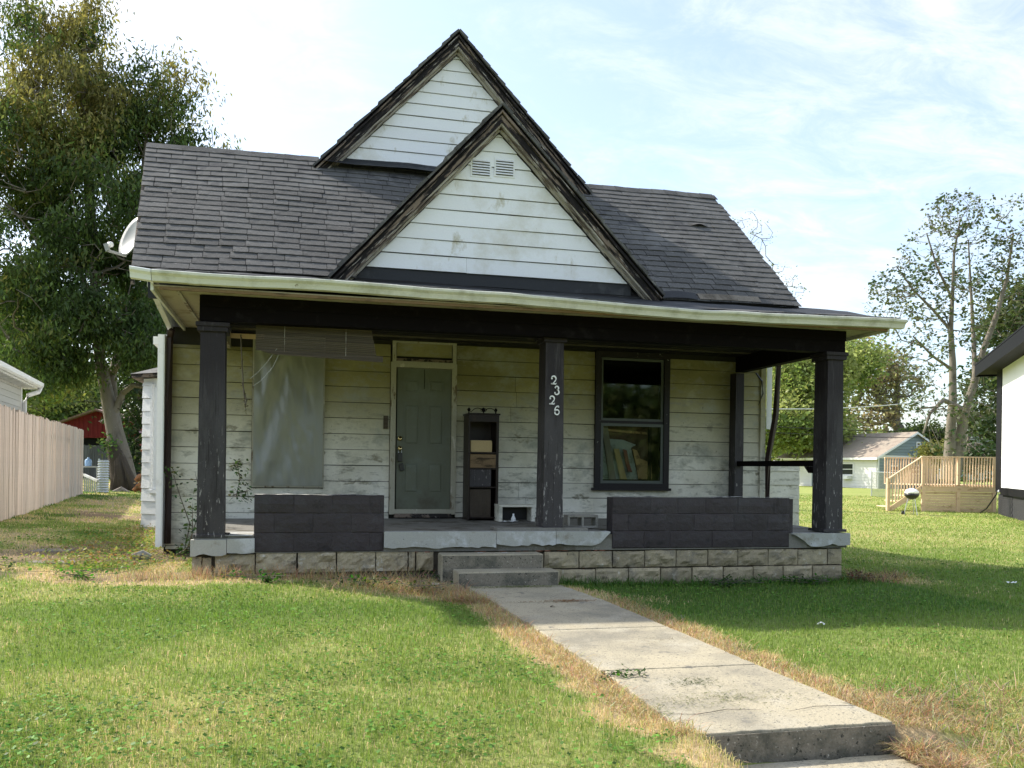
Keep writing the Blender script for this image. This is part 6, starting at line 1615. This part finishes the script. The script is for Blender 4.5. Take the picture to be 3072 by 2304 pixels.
# two more roofs beyond
t = thing('brown_roof_house', 'long low house with red brown roof right of the grey gable', 'house', W(2800, 1440, 85))
b = MB(); b.prism([at(2700, 1345, 85), at(2905, 1345, 85), at(2905, 1440, 85), at(2700, 1440, 85)], fwd * 5); b.build('wall', M['fargrey'], t)
b = MB(); b.prism([at(2720, 1298, 86), at(2870, 1292, 86), at(2912, 1350, 84), at(2690, 1352, 84)], fwd * 3); b.build('roof', M['brownroof'], t)
b = MB(); b.beam(at(2888, 1300, 84), at(2915, 1325, 84), .2, .2); b.build('barge_board', M['farwhite'], t)
t = thing('green_roof_house', 'low house with dark green roof and cream fascia behind the deck', 'house', W(2940, 1440, 60))
b = MB(); b.prism([at(2870, 1362, 60), at(3040, 1366, 60), at(3040, 1440, 60), at(2870, 1440, 60)], fwd * 5); b.build('wall', M['fargrey'], t)
b = MB(); b.prism([at(2935, 1300, 61), at(3040, 1296, 61), at(3050, 1354, 59.6), at(2868, 1350, 59.6)], fwd * 3); b.build('roof', M['greenroof'], t)
b = MB(); b.beam(at(2866, 1352, 59.4), at(3050, 1356, 59.4), .1, .14); b.build('fascia', M['rakepale'], t)
# overhead wires
def wire(pts, d_, r, mt_, lb):
    p = [at(u_, v_, d_) for u_, v_ in pts]; b = MB(); b.tube(p, r, 5); tag(b.build('utility_wire', M[mt_]), lb, 'wire', 'utility wires over the back yards')
wire([(1900, 1222), (2312, 1227), (2448, 1227), (2577, 1222), (2660, 1216), (2853, 1198), (3120, 1170)], 50, .028, 'wirepale', 'pale thick cable, topmost of the overhead wires')
wire([(1900, 1262), (2309, 1279), (2448, 1286), (2638, 1293), (2853, 1293), (3120, 1288)], 50, .022, 'wire', 'dark wire crossing just above the tan roof')
wire([(1900, 1276), (2309, 1297), (2448, 1304), (2595, 1311), (2853, 1315), (3120, 1316)], 50, .018, 'wire', 'dark wire, lowest of the overhead wires')
wire([(1900, 1225), (2566, 1232), (2817, 1230), (3120, 1222)], 52, .014, 'wire', 'thin dark wire just below the pale cable')
wire([(40, 1160), (180, 1192), (290, 1206), (420, 1212), (600, 1214)], 48, .02, 'wire', 'dark wire above the red shed')
# litter
for (x_, y_, s_, lb) in ((5.55, -2.75, .03, 'small white scrap of litter in the grass right of the walk'), (9.6, -.6, .05, 'white scrap of litter far out on the right lawn'), (2.45, -.62, .035, 'crumpled pale scrap in the weeds left of the steps')):
    z_ = gz1(x_, y_) + .045; b = MB(); b.grid(lambda a, c: (x_ + s_ * (a - .5) * 2, y_ + s_ * (c - .5) * 1.4, z_ + wob(a * 6, c * 6, 1, .02, int(x_ * 3))), 4, 4); tag(b.build('litter', M['white']), lb, 'litter')
z_ = .094; b = MB(); b.grid(lambda a, c: (3.29 + .045 * a, -1.98 + .03 * c, z_ + .012 * math.sin(3 * a)), 3, 2); tag(b.build('dead_leaf', M['barkdark']), 'single curled dark leaf on the concrete walk', 'leaf')
for k, (x_, y_) in enumerate(((2.98, -.2), (3.25, -.22))):
    b = MB(); b.grid(lambda a, c: (x_ + .06 * a, y_ + .03 * c, .418 + .002 * a), 2, 2); tag(b.build('paint_chip', M['white']), 'white paint chip on the upper step, ' + ('left one' if k == 0 else 'right one'), 'paint chip')
